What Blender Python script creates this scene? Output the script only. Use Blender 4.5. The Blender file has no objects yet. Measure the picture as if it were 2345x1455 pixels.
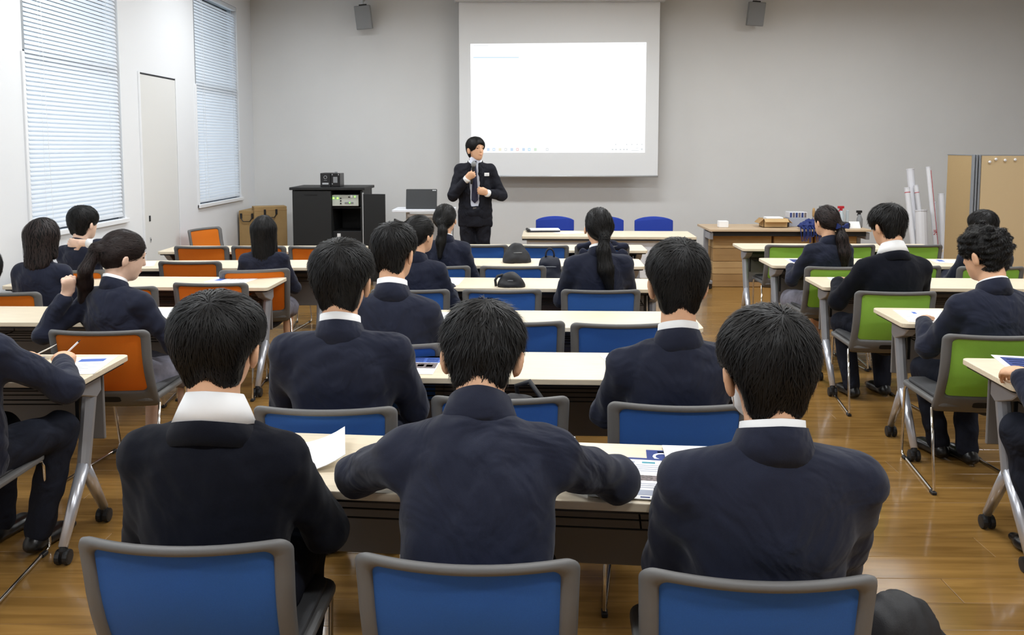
import bpy, bmesh, math, random
import numpy as np
from mathutils import Vector, Matrix

# ------------------------------------------------------------------ camera, world, exposure
scene = bpy.context.scene
COL = scene.collection
CAM_H = 1.65
cam_data = bpy.data.cameras.new('camera')
cam = bpy.data.objects.new('camera', cam_data)
COL.objects.link(cam)
scene.camera = cam
cam_data.sensor_fit = 'HORIZONTAL'
cam_data.sensor_width = 36.0
cam_data.lens = 1950.0 / 2345.0 * 36.0
cam_data.shift_y = -(727.5 - 500.0) / 2345.0
cam_data.clip_start = 0.05
cam_data.clip_end = 200
cam.location = (0, 0, CAM_H)
cam.rotation_euler = (math.radians(90 - 4.8366), 0, math.radians(0.6587))

world = bpy.data.worlds.new('daylight')
scene.world = world
world.use_nodes = True
wb = world.node_tree.nodes['Background']
wb.inputs[0].default_value = (0.86, 0.93, 1.0, 1)
wb.inputs[1].default_value = 5.0
vs = scene.view_settings
vs.view_transform = 'Standard'
vs.look = 'None'
vs.gamma = 1.0
vs.use_curve_mapping = False
vs.exposure = 0.0
LAMP_POWER = 44.5
cy = scene.cycles
cy.max_bounces = 5
cy.diffuse_bounces = 3
cy.glossy_bounces = 3
cy.transmission_bounces = 4
cy.caustics_reflective = False
cy.caustics_refractive = False

WX0, WX1 = -3.58, 7.2          # side walls
WY0, WY1 = -3.0, 11.37         # rear and front walls
CEIL = 3.58

# ------------------------------------------------------------------ materials
def lin(c):
    return tuple((v / 12.92 if v <= 0.04045 else ((v + 0.055) / 1.055) ** 2.4) for v in [x / 255.0 for x in c])

MATS = {}
def mat(name, rgb, rough=0.6, metal=0.0, spec=0.5, bump=0.0, bscale=200.0, vary=0.0, vscale=8.0, stretch=None,
        sheen=0.0, coat=0.0, emit=0.0, trans=0.0, folds=0.0):
    m = bpy.data.materials.new(name)
    m.use_nodes = True
    nt = m.node_tree
    b = nt.nodes['Principled BSDF']
    c = lin(rgb)
    b.inputs['Base Color'].default_value = (*c, 1)
    b.inputs['Roughness'].default_value = rough
    b.inputs['Metallic'].default_value = metal
    b.inputs['Specular IOR Level'].default_value = spec
    if sheen:
        b.inputs['Sheen Weight'].default_value = sheen
        b.inputs['Sheen Roughness'].default_value = 0.5
    if coat:
        b.inputs['Coat Weight'].default_value = coat
        b.inputs['Coat Roughness'].default_value = 0.12
    if emit:
        b.inputs['Emission Color'].default_value = (*c, 1)
        b.inputs['Emission Strength'].default_value = emit
    if vary or bump:
        tc = nt.nodes.new('ShaderNodeTexCoord')
        mp = nt.nodes.new('ShaderNodeMapping')
        if stretch:
            mp.inputs['Scale'].default_value = stretch
        nt.links.new(tc.outputs['Object'], mp.inputs['Vector'])
    if vary:
        n = nt.nodes.new('ShaderNodeTexNoise')
        n.inputs['Scale'].default_value = vscale
        n.inputs['Detail'].default_value = 4
        nt.links.new(mp.outputs['Vector'], n.inputs['Vector'])
        r = nt.nodes.new('ShaderNodeValToRGB')
        r.color_ramp.elements[0].position = 0.3
        r.color_ramp.elements[1].position = 0.7
        r.color_ramp.elements[0].color = (*[v * (1 - vary) for v in c], 1)
        r.color_ramp.elements[1].color = (*[min(1, v * (1 + vary)) for v in c], 1)
        nt.links.new(n.outputs['Fac'], r.inputs['Fac'])
        nt.links.new(r.outputs['Color'], b.inputs['Base Color'])
    if bump:
        n2 = nt.nodes.new('ShaderNodeTexNoise')
        n2.inputs['Scale'].default_value = bscale
        n2.inputs['Detail'].default_value = 3
        nt.links.new(mp.outputs['Vector'], n2.inputs['Vector'])
        bp = nt.nodes.new('ShaderNodeBump')
        bp.inputs['Strength'].default_value = bump
        bp.inputs['Distance'].default_value = 0.002
        nt.links.new(n2.outputs['Fac'], bp.inputs['Height'])
        nt.links.new(bp.outputs['Normal'], b.inputs['Normal'])
        if folds:
            n3 = nt.nodes.new('ShaderNodeTexNoise')
            n3.inputs['Scale'].default_value = 5.5
            n3.inputs['Detail'].default_value = 2.5
            n3.inputs['Distortion'].default_value = 1.3
            nt.links.new(tc.outputs['Object'], n3.inputs['Vector'])
            b2 = nt.nodes.new('ShaderNodeBump')
            b2.inputs['Strength'].default_value = folds
            b2.inputs['Distance'].default_value = 0.045
            nt.links.new(n3.outputs['Fac'], b2.inputs['Height'])
            nt.links.new(b2.outputs['Normal'], bp.inputs['Normal'])
    if trans:
        out = nt.nodes['Material Output']
        tr = nt.nodes.new('ShaderNodeBsdfTranslucent')
        tr.inputs['Color'].default_value = (*c, 1)
        mx = nt.nodes.new('ShaderNodeMixShader')
        mx.inputs[0].default_value = trans
        nt.links.new(b.outputs[0], mx.inputs[1])
        nt.links.new(tr.outputs[0], mx.inputs[2])
        nt.links.new(mx.outputs[0], out.inputs[0])
    MATS[name] = m
    return m

mat('wall_paint', (222, 222, 221), 0.9, spec=0.2, bump=0.15, bscale=160, vary=0.02, vscale=1.5)
mat('wall_white', (233, 235, 238), 0.85, spec=0.2, bump=0.12, bscale=160)
mat('ceiling_paint', (236, 236, 232), 0.9, spec=0.2)
mat('trim_white', (238, 240, 243), 0.45)
mat('door_paint', (224, 224, 222), 0.6, spec=0.3)
mat('dark_gap', (38, 40, 44), 0.7)
mat('sash_dark', (70, 84, 98), 0.5)
mat('sash_grey', (150, 155, 160), 0.5)
mat('blind', (236, 239, 243), 0.5, trans=0.3)
mat('cord', (235, 235, 235), 0.7)
mat('oak', (237, 222, 195), 0.42, vary=0.07, vscale=6, stretch=(1.2, 16, 16), bump=0.05, bscale=60)
mat('oak_edge', (206, 180, 148), 0.5)
mat('steel', (158, 159, 164), 0.38, metal=0.35)
mat('steel_bright', (206, 208, 216), 0.28, metal=0.6)
mat('panel_grey', (132, 129, 128), 0.7, bump=0.1, bscale=300)
mat('black_plastic', (24, 24, 26), 0.5)
mat('black_gloss', (20, 20, 22), 0.25)
mat('chair_plastic', (108, 107, 106), 0.55, bump=0.1, bscale=400)
mat('chair_seat', (66, 66, 68), 0.8, bump=0.2, bscale=600)
mat('slot_shade', (16, 16, 18), 0.8)  # near-black colour for the shade inside the grip hole
mat('chrome', (220, 216, 210), 0.12, metal=1.0)
for nm, rgb in (('blue', (62, 116, 196)), ('orange', (238, 134, 36)), ('green', (170, 218, 92))):
    mat('mesh_' + nm, rgb, 0.75, spec=0.2, bump=0.35, bscale=900, vary=0.05, vscale=300, sheen=0.1, trans=0.3)
mat('navy_cloth', (32, 36, 53), 0.85, spec=0.2, bump=0.3, bscale=700, vary=0.10, vscale=500, sheen=0.12, folds=0.7)
mat('navy_dark', (30, 34, 52), 0.9, spec=0.2, bump=0.3, bscale=700, vary=0.12, vscale=400, sheen=0.2, folds=0.7)
mat('knit', (19, 21, 30), 0.95, spec=0.1, bump=0.5, bscale=900, vary=0.15, vscale=350, sheen=0.08, folds=0.35)
mat('trouser', (30, 33, 44), 0.9, spec=0.2, bump=0.25, bscale=500, vary=0.1, vscale=300, folds=0.7)
mat('suit', (24, 25, 34), 0.8, spec=0.25, bump=0.2, bscale=600, folds=0.7)
mat('tie', (30, 30, 58), 0.5)
mat('skirt', (126, 124, 136), 0.9, vary=0.18, vscale=30, bump=0.2, bscale=300)
mat('white_shirt', (250, 250, 250), 0.8, spec=0.2)
mat('shirt_blue', (222, 226, 240), 0.8, spec=0.2)
mat('skin', (232, 182, 146), 0.55, spec=0.35, vary=0.04, vscale=30)
mat('skin_pale', (244, 206, 182), 0.55, spec=0.35, vary=0.04, vscale=30)
mat('lips', (188, 110, 98), 0.5)
mat('eye_dark', (26, 20, 18), 0.25)
mat('hair', (15, 14, 14), 0.52, spec=0.3, vary=0.25, vscale=60, stretch=(6, 6, 1))
mat('hair_brown', (42, 32, 30), 0.52, spec=0.3, vary=0.2, vscale=60, stretch=(6, 6, 1))
mat('hair_base', (12, 11, 11), 0.65, spec=0.25)
mat('mask_white', (240, 240, 240), 0.8)
mat('shoe', (18, 18, 19), 0.3)
mat('paper', (250, 250, 250), 0.75, spec=0.2)
mat('print_navy', (46, 64, 128), 0.7)
mat('print_blue', (78, 110, 190), 0.7)
mat('print_grey', (168, 174, 190), 0.8)
mat('print_teal', (70, 150, 165), 0.7)
mat('print_red', (196, 76, 60), 0.7)
mat('print_photo', (120, 110, 110), 0.7, vary=0.6, vscale=120)
mat('screen_cloth', (234, 235, 236), 0.9, spec=0.1)
mat('cardboard', (206, 172, 122), 0.85, vary=0.05, vscale=6)
mat('cardboard_dark', (184, 148, 100), 0.85, vary=0.06, vscale=6)
mat('kraft', (166, 136, 90), 0.85, vary=0.06, vscale=10)
mat('rack_black', (20, 22, 23), 0.55, bump=0.1, bscale=300)
mat('rack_inside', (12, 13, 14), 0.8)
mat('amp_panel', (196, 200, 190), 0.5)
mat('led_green', (120, 255, 70), emit=5.0)
mat('white_laminate', (236, 238, 244), 0.4)
mat('metal_light', (196, 198, 200), 0.4, metal=0.4)
mat('laptop_dark', (44, 46, 48), 0.5)
mat('blue_fabric', (46, 68, 160), 0.85, spec=0.2, bump=0.2, bscale=500)
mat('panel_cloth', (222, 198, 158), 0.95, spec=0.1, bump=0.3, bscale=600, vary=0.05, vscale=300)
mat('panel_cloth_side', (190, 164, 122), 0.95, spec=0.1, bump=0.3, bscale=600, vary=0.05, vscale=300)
mat('alu', (158, 164, 172), 0.35, metal=0.7)
mat('plastic_wrap', (226, 226, 232), 0.25)
mat('tube_white', (232, 232, 236), 0.5)
mat('red_plastic', (196, 40, 52), 0.4)
mat('blue_dark', (26, 46, 110), 0.6)
mat('grey_plastic', (136, 138, 140), 0.5)
mat('bottle_clear', (190, 200, 206), 0.2)
mat('speaker_grey', (136, 138, 140), 0.6, bump=0.2, bscale=600)
mat('nylon', (24, 24, 28), 0.6, bump=0.3, bscale=300)
mat('nylon_navy', (25, 29, 44), 0.65, bump=0.3, bscale=300)
mat('lamp_diffuser', (248, 252, 255), emit=4.0)

def glass_mat():
    m = bpy.data.materials.new('window_glass'); m.use_nodes = True
    nt = m.node_tree; nt.nodes.remove(nt.nodes['Principled BSDF'])
    t = nt.nodes.new('ShaderNodeBsdfTransparent'); t.inputs[0].default_value = (0.92, 0.96, 0.98, 1)
    g = nt.nodes.new('ShaderNodeBsdfGlossy'); g.inputs['Roughness'].default_value = 0.02
    fr = nt.nodes.new('ShaderNodeFresnel'); fr.inputs['IOR'].default_value = 1.45
    mx = nt.nodes.new('ShaderNodeMixShader')
    nt.links.new(fr.outputs[0], mx.inputs[0]); nt.links.new(t.outputs[0], mx.inputs[1]); nt.links.new(g.outputs[0], mx.inputs[2])
    nt.links.new(mx.outputs[0], nt.nodes['Material Output'].inputs[0])
    MATS['glass'] = m
glass_mat()

def beam_mat(name, rgb, strength):
    """light thrown on the screen by the projector"""
    m = bpy.data.materials.new(name); m.use_nodes = True
    b = m.node_tree.nodes['Principled BSDF']
    c = lin(rgb)
    b.inputs['Base Color'].default_value = (0.02, 0.02, 0.02, 1)
    b.inputs['Roughness'].default_value = 0.9
    b.inputs['Emission Color'].default_value = (*c, 1)
    b.inputs['Emission Strength'].default_value = strength
    MATS[name] = m
beam_mat('beam_white', (253, 254, 255), 1.25)
beam_mat('beam_sky', (196, 226, 244), 1.0)
beam_mat('beam_grey', (224, 228, 230), 1.0)
beam_mat('beam_blue', (205, 224, 244), 1.0)
beam_mat('beam_red', (238, 208, 208), 1.0)
beam_mat('beam_green', (214, 234, 214), 1.0)
beam_mat('beam_yellow', (242, 238, 214), 1.0)

def floor_mat():
    m = bpy.data.materials.new('floor_wood'); m.use_nodes = True
    nt = m.node_tree; b = nt.nodes['Principled BSDF']
    geo = nt.nodes.new('ShaderNodeNewGeometry')
    mp = nt.nodes.new('ShaderNodeMapping')
    mp.inputs['Scale'].default_value = (0.9, 11, 1)
    nt.links.new(geo.outputs['Position'], mp.inputs['Vector'])
    n = nt.nodes.new('ShaderNodeTexNoise')
    n.inputs['Scale'].default_value = 2.2; n.inputs['Detail'].default_value = 6; n.inputs['Distortion'].default_value = 0.6
    nt.links.new(mp.outputs['Vector'], n.inputs['Vector'])
    r = nt.nodes.new('ShaderNodeValToRGB')
    r.color_ramp.elements[0].position = 0.28; r.color_ramp.elements[1].position = 0.75
    r.color_ramp.elements[0].color = (*lin((128, 93, 44)), 1)
    r.color_ramp.elements[1].color = (*lin((166, 126, 68)), 1)
    nt.links.new(n.outputs['Fac'], r.inputs['Fac'])
    oi = nt.nodes.new('ShaderNodeObjectInfo')
    mr = nt.nodes.new('ShaderNodeMapRange')
    mr.inputs['To Min'].default_value = 0.88; mr.inputs['To Max'].default_value = 1.1
    nt.links.new(oi.outputs['Random'], mr.inputs['Value'])
    mul = nt.nodes.new('ShaderNodeVectorMath'); mul.operation = 'SCALE'
    nt.links.new(r.outputs['Color'], mul.inputs[0]); nt.links.new(mr.outputs[0], mul.inputs['Scale'])
    nt.links.new(mul.outputs[0], b.inputs['Base Color'])
    b.inputs['Roughness'].default_value = 0.27
    b.inputs['Specular IOR Level'].default_value = 0.5
    b.inputs['Coat Weight'].default_value = 0.35
    b.inputs['Coat Roughness'].default_value = 0.08
    MATS['floor_wood'] = m
floor_mat()

# ------------------------------------------------------------------ mesh helpers
def link(o, parent=None):
    COL.objects.link(o)
    if parent is not None:
        o.parent = parent
    return o

def tag(o, label=None, cat=None, group=None, kind=None):
    if label: o['label'] = label
    if cat: o['category'] = cat
    if group: o['group'] = group
    if kind: o['kind'] = kind
    return o

def empty(name, loc, rz=0.0):
    o = bpy.data.objects.new(name, None)
    o.empty_display_size = 0.1
    o.location = loc
    o.rotation_euler = (0, 0, rz)
    return link(o)

def copy_tree(o, parent=None):
    c = o.copy()
    COL.objects.link(c)
    if parent is not None:
        c.parent = parent
    for ch in list(o.children):
        copy_tree(ch, c)
    return c

class MB:
    """collects simple solids into one mesh"""
    def __init__(s):
        s.v = []; s.f = []
    def add(s, v, f):
        o = len(s.v)
        s.v += [tuple(p) for p in v]
        s.f += [tuple(i + o for i in q) for q in f]
        return s
    def box(s, x0, x1, y0, y1, z0, z1, M=None):
        v = [Vector((x, y, z)) for z in (z0, z1) for y in (y0, y1) for x in (x0, x1)]
        if M is not None: v = [M @ p for p in v]
        return s.add(v, [(0, 2, 3, 1), (4, 5, 7, 6), (0, 1, 5, 4), (2, 6, 7, 3), (0, 4, 6, 2), (1, 3, 7, 5)])
    def prism(s, pts, z0, z1, M=None):
        """polygon in xy extruded in z"""
        n = len(pts)
        v = [Vector((x, y, z0)) for x, y in pts] + [Vector((x, y, z1)) for x, y in pts]
        if M is not None: v = [M @ p for p in v]
        f = [tuple(reversed(range(n))), tuple(range(n, 2 * n))] + [(i, (i + 1) % n, n + (i + 1) % n, n + i) for i in range(n)]
        return s.add(v, f)
    def tube(s, pts, r, n=8, cap=True):
        pts = [Vector(p) for p in pts]
        rs = r if isinstance(r, (list, tuple)) else [r] * len(pts)
        v = []; f = []
        up = None
        for i, p in enumerate(pts):
            if i == 0: t = pts[1] - p
            elif i == len(pts) - 1: t = p - pts[i - 1]
            else: t = (pts[i + 1] - p).normalized() + (p - pts[i - 1]).normalized()
            t.normalize()
            if up is None:
                up = Vector((0, 0, 1)) if abs(t.z) < 0.9 else Vector((1, 0, 0))
            a = t.cross(up); a.normalize()
            b = a.cross(t); b.normalize(); up = b
            for k in range(n):
                q = 2 * math.pi * k / n
                v.append(p + (a * math.cos(q) + b * math.sin(q)) * rs[i])
        for i in range(len(pts) - 1):
            for k in range(n):
                k2 = (k + 1) % n
                f.append((i * n + k, i * n + k2, (i + 1) * n + k2, (i + 1) * n + k))
        if cap:
            f.append(tuple(reversed(range(n)))); f.append(tuple(range((len(pts) - 1) * n, len(pts) * n)))
        return s.add(v, f)
    def lathe(s, prof, n=16, M=None):
        """profile [(r,z)] turned round z"""
        v = []; f = []
        for r, z in prof:
            for k in range(n):
                q = 2 * math.pi * k / n
                v.append(Vector((r * math.cos(q), r * math.sin(q), z)))
        if M is not None: v = [M @ p for p in v]
        for i in range(len(prof) - 1):
            for k in range(n):
                k2 = (k + 1) % n
                f.append((i * n + k, i * n + k2, (i + 1) * n + k2, (i + 1) * n + k))
        f.append(tuple(reversed(range(n)))); f.append(tuple(range((len(prof) - 1) * n, len(prof) * n)))
        return s.add(v, f)
    def mesh(s, name, m, smooth=False, bevel=0.0, seg=2):
        me = bpy.data.meshes.new(name)
        me.from_pydata(s.v, [], s.f)
        if bevel:
            bm = bmesh.new(); bm.from_mesh(me)
            ed = [e for e in bm.edges if len(e.link_faces) == 2 and e.calc_face_angle(0) > 0.6]
            bmesh.ops.bevel(bm, geom=ed, offset=bevel, segments=seg, affect='EDGES', profile=0.5, clamp_overlap=True)
            bm.to_mesh(me); bm.free()
        me.materials.append(MATS[m])
        if smooth:
            for p in me.polygons: p.use_smooth = True
        me.update()
        return me
    def build(s, name, m, parent=None, smooth=False, bevel=0.0, seg=2, loc=None):
        o = bpy.data.objects.new(name, s.mesh(name, m, smooth, bevel, seg))
        if loc is not None: o.location = loc
        return link(o, parent)

def place(name, me, parent=None, loc=(0, 0, 0), rot=(0, 0, 0)):
    o = bpy.data.objects.new(name, me)
    o.location = loc; o.rotation_euler = rot
    return link(o, parent)

def rrect(x0, x1, y0, y1, r, n=5):
    pts = []
    for cx, cy, a in ((x1 - r, y1 - r, 0), (x0 + r, y1 - r, 90), (x0 + r, y0 + r, 180), (x1 - r, y0 + r, 270)):
        for i in range(n + 1):
            q = math.radians(a + 90 * i / n)
            pts.append((cx + r * math.cos(q), cy + r * math.sin(q)))
    return pts

def np_mesh(name, v, faces, m, smooth=True):
    """fast mesh from numpy; faces (n,4) or (n,3)"""
    me = bpy.data.meshes.new(name)
    k = faces.shape[1]
    me.vertices.add(len(v)); me.vertices.foreach_set('co', np.ascontiguousarray(v, dtype=np.float32).ravel())
    me.loops.add(faces.size); me.loops.foreach_set('vertex_index', np.ascontiguousarray(faces, dtype=np.int32).ravel())
    me.polygons.add(len(faces)); me.polygons.foreach_set('loop_start', np.arange(0, faces.size, k, dtype=np.int32))
    me.materials.append(MATS[m])
    me.update(calc_edges=True)
    me.polygons.foreach_set('use_smooth', np.full(len(faces), smooth, dtype=bool))
    return me

def text_mesh(body, size, m, extrude=0.0006):
    cu = bpy.data.curves.new('lettering', 'FONT')
    cu.body = body; cu.size = size; cu.extrude = extrude
    cu.align_x = 'CENTER'; cu.align_y = 'CENTER'; cu.resolution_u = 3
    o = bpy.data.objects.new('lettering', cu)
    COL.objects.link(o)
    bpy.context.view_layer.update()
    me = bpy.data.meshes.new_from_object(o.evaluated_get(bpy.context.evaluated_depsgraph_get()))
    bpy.data.objects.remove(o)
    me.materials.clear(); me.materials.append(MATS[m])
    return me

# ------------------------------------------------------------------ signed-distance modelling (bodies, clothes, hair)
def V3(*a):
    return np.array(a, dtype=np.float32)

class SDF:
    def __init__(s, h):
        s.h = h; s.p = []
    def cone(s, a, b, ra, rb, k=0.02, n=None, f=1.0, sub=False):
        a = np.asarray(a, np.float32); b = np.asarray(b, np.float32)
        lo = np.minimum(a - ra, b - rb); hi = np.maximum(a + ra, b + rb)
        s.p.append(('c', a, b, ra, rb, k, None if n is None else np.asarray(n, np.float32), f, sub, lo, hi)); return s
    def ell(s, c, r, R=None, k=0.02, sub=False):
        c = np.asarray(c, np.float32); r = np.asarray(r, np.float32)
        e = r if R is None else np.abs(R) @ r
        s.p.append(('e', c, r, R, k, sub, c - e, c + e)); return s
    def grid(s):
        add = [q for q in s.p if not (q[8] if q[0] == 'c' else q[5])]
        lo = np.min([q[-2] for q in add], axis=0) - 5 * s.h
        hi = np.max([q[-1] for q in add], axis=0) + 5 * s.h
        n = np.ceil((hi - lo) / s.h).astype(int) + 1
        s.lo = lo; s.n = n
        ax = [lo[i] + np.arange(n[i], dtype=np.float32) * s.h for i in range(3)]
        D = np.full(tuple(n), 0.5, np.float32)
        for q in s.p:
            k = q[5] if q[0] == 'c' else q[4]
            m = k + 4 * s.h
            i0 = np.clip(np.floor((q[-2] - m - lo) / s.h).astype(int), 0, n - 1)
            i1 = np.clip(np.ceil((q[-1] + m - lo) / s.h).astype(int) + 1, 1, n)
            if np.any(i1 <= i0): continue
            sl = tuple(slice(i0[i], i1[i]) for i in range(3))
            X = ax[0][sl[0]][:, None, None]; Y = ax[1][sl[1]][None, :, None]; Z = ax[2][sl[2]][None, None, :]
            if q[0] == 'c':
                _, a, b, ra, rb, _, nn, f, sub = q[:9]
                qx, qy, qz = X - a[0], Y - a[1], Z - a[2]
                ba = b - a
                if nn is not None:
                    g = 1.0 / f - 1.0
                    d = (qx * nn[0] + qy * nn[1] + qz * nn[2]) * g
                    qx, qy, qz = qx + d * nn[0], qy + d * nn[1], qz + d * nn[2]
                    ba = ba + g * float(ba @ nn) * nn
                L = max(float(ba @ ba), 1e-9)
                t = np.clip((qx * ba[0] + qy * ba[1] + qz * ba[2]) / L, 0, 1)
                d = np.sqrt((qx - t * ba[0]) ** 2 + (qy - t * ba[1]) ** 2 + (qz - t * ba[2]) ** 2) - (ra + (rb - ra) * t)
                if nn is not None: d = d * (0.5 + 0.5 * f)
            else:
                _, c, r, R, _, sub = q[:6]
                qx, qy, qz = X - c[0], Y - c[1], Z - c[2]
                if R is not None:
                    qx, qy, qz = (R[0, 0] * qx + R[1, 0] * qy + R[2, 0] * qz, R[0, 1] * qx + R[1, 1] * qy + R[2, 1] * qz,
                                  R[0, 2] * qx + R[1, 2] * qy + R[2, 2] * qz)
                k0 = np.sqrt((qx / r[0]) ** 2 + (qy / r[1]) ** 2 + (qz / r[2]) ** 2)
                k1 = np.sqrt((qx / r[0] ** 2) ** 2 + (qy / r[1] ** 2) ** 2 + (qz / r[2] ** 2) ** 2) + 1e-6
                d = k0 * (k0 - 1) / k1
            A = D[sl]
            if sub:
                h = np.maximum(k - np.abs(A + d), 0) / k
                D[sl] = np.maximum(A, -d) + h * h * k * 0.25
            else:
                h = np.maximum(k - np.abs(A - d), 0) / k
                D[sl] = np.minimum(A, d) - h * h * k * 0.25
        s.D = D; s.ax = ax
        return s
    def ripple(s, amp, freq, seed, ani=(1, 1, 1), waves=5):
        rg = np.random.RandomState(seed)
        X, Y, Z = s.ax[0][:, None, None], s.ax[1][None, :, None], s.ax[2][None, None, :]
        for _ in range(waves):
            d = rg.normal(size=3) * np.array(ani); d /= np.linalg.norm(d)
            w = freq * rg.uniform(0.6, 1.6); ph = rg.uniform(0, 6.28)
            s.D += (amp / math.sqrt(waves)) * np.sin(w * (d[0] * X + d[1] * Y + d[2] * Z) + ph).astype(np.float32)
        return s
    def surf(s):
        D = s.D; ins = D < 0
        c = ins[:-1, :-1, :-1].astype(np.int8)
        cnt = np.zeros_like(c)
        for dx in (0, 1):
            for dy in (0, 1):
                for dz in (0, 1):
                    cnt += ins[dx:D.shape[0] - 1 + dx, dy:D.shape[1] - 1 + dy, dz:D.shape[2] - 1 + dz]
        act = np.argwhere((cnt > 0) & (cnt < 8))
        idx = np.full(cnt.shape, -1, np.int32)
        idx[act[:, 0], act[:, 1], act[:, 2]] = np.arange(len(act))
        cor = np.array([(i, j, k) for i in (0, 1) for j in (0, 1) for k in (0, 1)])
        val = np.stack([D[act[:, 0] + q[0], act[:, 1] + q[1], act[:, 2] + q[2]] for q in cor], 1)
        acc = np.zeros((len(act), 3), np.float32); num = np.zeros(len(act), np.float32)
        for i in range(8):
            for j in range(i + 1, 8):
                if np.abs(cor[i] - cor[j]).sum() != 1: continue
                a, b = val[:, i], val[:, j]
                m = (a < 0) != (b < 0)
                t = np.where(m, a / np.where(m, a - b, 1), 0)
                acc += m[:, None] * (cor[i] + t[:, None] * (cor[j] - cor[i])); num += m
        v = s.lo + s.h * (act + acc / num[:, None])
        quads = []
        for axn in range(3):
            sl0 = [slice(None)] * 3; sl1 = [slice(None)] * 3
            sl0[axn] = slice(0, -1); sl1[axn] = slice(1, None)
            e = ins[tuple(sl0)] != ins[tuple(sl1)]
            P = np.argwhere(e)
            o1, o2 = (axn + 1) % 3, (axn + 2) % 3
            ok = (P[:, o1] > 0) & (P[:, o2] > 0) & (P[:, o1] < D.shape[o1] - 1) & (P[:, o2] < D.shape[o2] - 1)
            P = P[ok]
            flip = ins[P[:, 0], P[:, 1], P[:, 2]]
            def cell(d1, d2):
                Q = P.copy(); Q[:, o1] -= d1; Q[:, o2] -= d2
                return idx[Q[:, 0], Q[:, 1], Q[:, 2]]
            q = np.stack([cell(1, 1), cell(0, 1), cell(0, 0), cell(1, 0)], 1)
            q[~flip] = q[~flip][:, ::-1]
            quads.append(q)
        return v.astype(np.float32), np.concatenate(quads)
    def sample(s, p):
        g = np.clip((p - s.lo) / s.h, 0, np.array(s.n) - 1.001)
        i = np.floor(g).astype(int); f = g - i
        out = 0
        for dx in (0, 1):
            for dy in (0, 1):
                for dz in (0, 1):
                    w = (f[:, 0] if dx else 1 - f[:, 0]) * (f[:, 1] if dy else 1 - f[:, 1]) * (f[:, 2] if dz else 1 - f[:, 2])
                    out = out + w * s.D[i[:, 0] + dx, i[:, 1] + dy, i[:, 2] + dz]
        return out
    def grad(s, p):
        e = s.h
        g = np.stack([s.sample(p + np.eye(3)[i] * e) - s.sample(p - np.eye(3)[i] * e) for i in range(3)], 1)
        return g / (np.linalg.norm(g, axis=1, keepdims=True) + 1e-9)

def hair_strands(sd, verts, count, flow, length, width, lift, seed, steps=4, jit=0.25):
    """flat tapering locks that follow the hair volume"""
    rg = np.random.RandomState(seed)
    p = verts[rg.randint(0, len(verts), count)].astype(np.float64)
    p = p + rg.normal(size=p.shape) * sd.h * 0.5
    L = rg.uniform(0.6, 1.3, count) * length
    up = rg.uniform(0.0, 1.0, count) ** 2 * lift
    jv = rg.normal(size=p.shape) * jit
    wd = rg.uniform(0.6, 1.4, count) * width
    base = rg.uniform(0.0004, 0.0046, count)
    rows = []
    for i in range(steps + 1):
        n = sd.grad(p)
        fl = flow(p); fl = fl / (np.linalg.norm(fl, axis=1, keepdims=True) + 1e-9) + jv
        t = fl - n * np.sum(fl * n, 1, keepdims=True)
        t /= (np.linalg.norm(t, axis=1, keepdims=True) + 1e-9)
        d = sd.sample(p)
        u = i / steps
        p = p + n * (np.clip(base + up * u * u - d, -0.03, 0.03))[:, None]
        side = np.cross(t, n)
        w = wd * (0.35 + 0.65 * math.sin(math.pi * min(1, 0.2 + u * 0.8))) if i < steps else wd * 0.08
        rows.append((p - side * w[:, None] * 0.5, p + side * w[:, None] * 0.5))
        p = p + t * (L / steps)[:, None]
    S = steps + 1
    v = np.zeros((count, S, 2, 3))
    for i, (a, b) in enumerate(rows):
        v[:, i, 0] = a; v[:, i, 1] = b
    b0 = (np.arange(count) * S * 2)[:, None]
    f = [np.stack([b0[:, 0] + 2 * i, b0[:, 0] + 2 * i + 1, b0[:, 0] + 2 * i + 3, b0[:, 0] + 2 * i + 2], 1) for i in range(steps)]
    return v.reshape(-1, 3), np.concatenate(f)

def Rx(a): c, s = math.cos(a), math.sin(a); return np.array([[1, 0, 0], [0, c, -s], [0, s, c]])
def Ry(a): c, s = math.cos(a), math.sin(a); return np.array([[c, 0, s], [0, 1, 0], [-s, 0, c]])
def Rz(a): c, s = math.cos(a), math.sin(a); return np.array([[c, -s, 0], [s, c, 0], [0, 0, 1]])

# ------------------------------------------------------------------ the room
def struct(o):
    o['kind'] = 'structure'; return o

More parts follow.
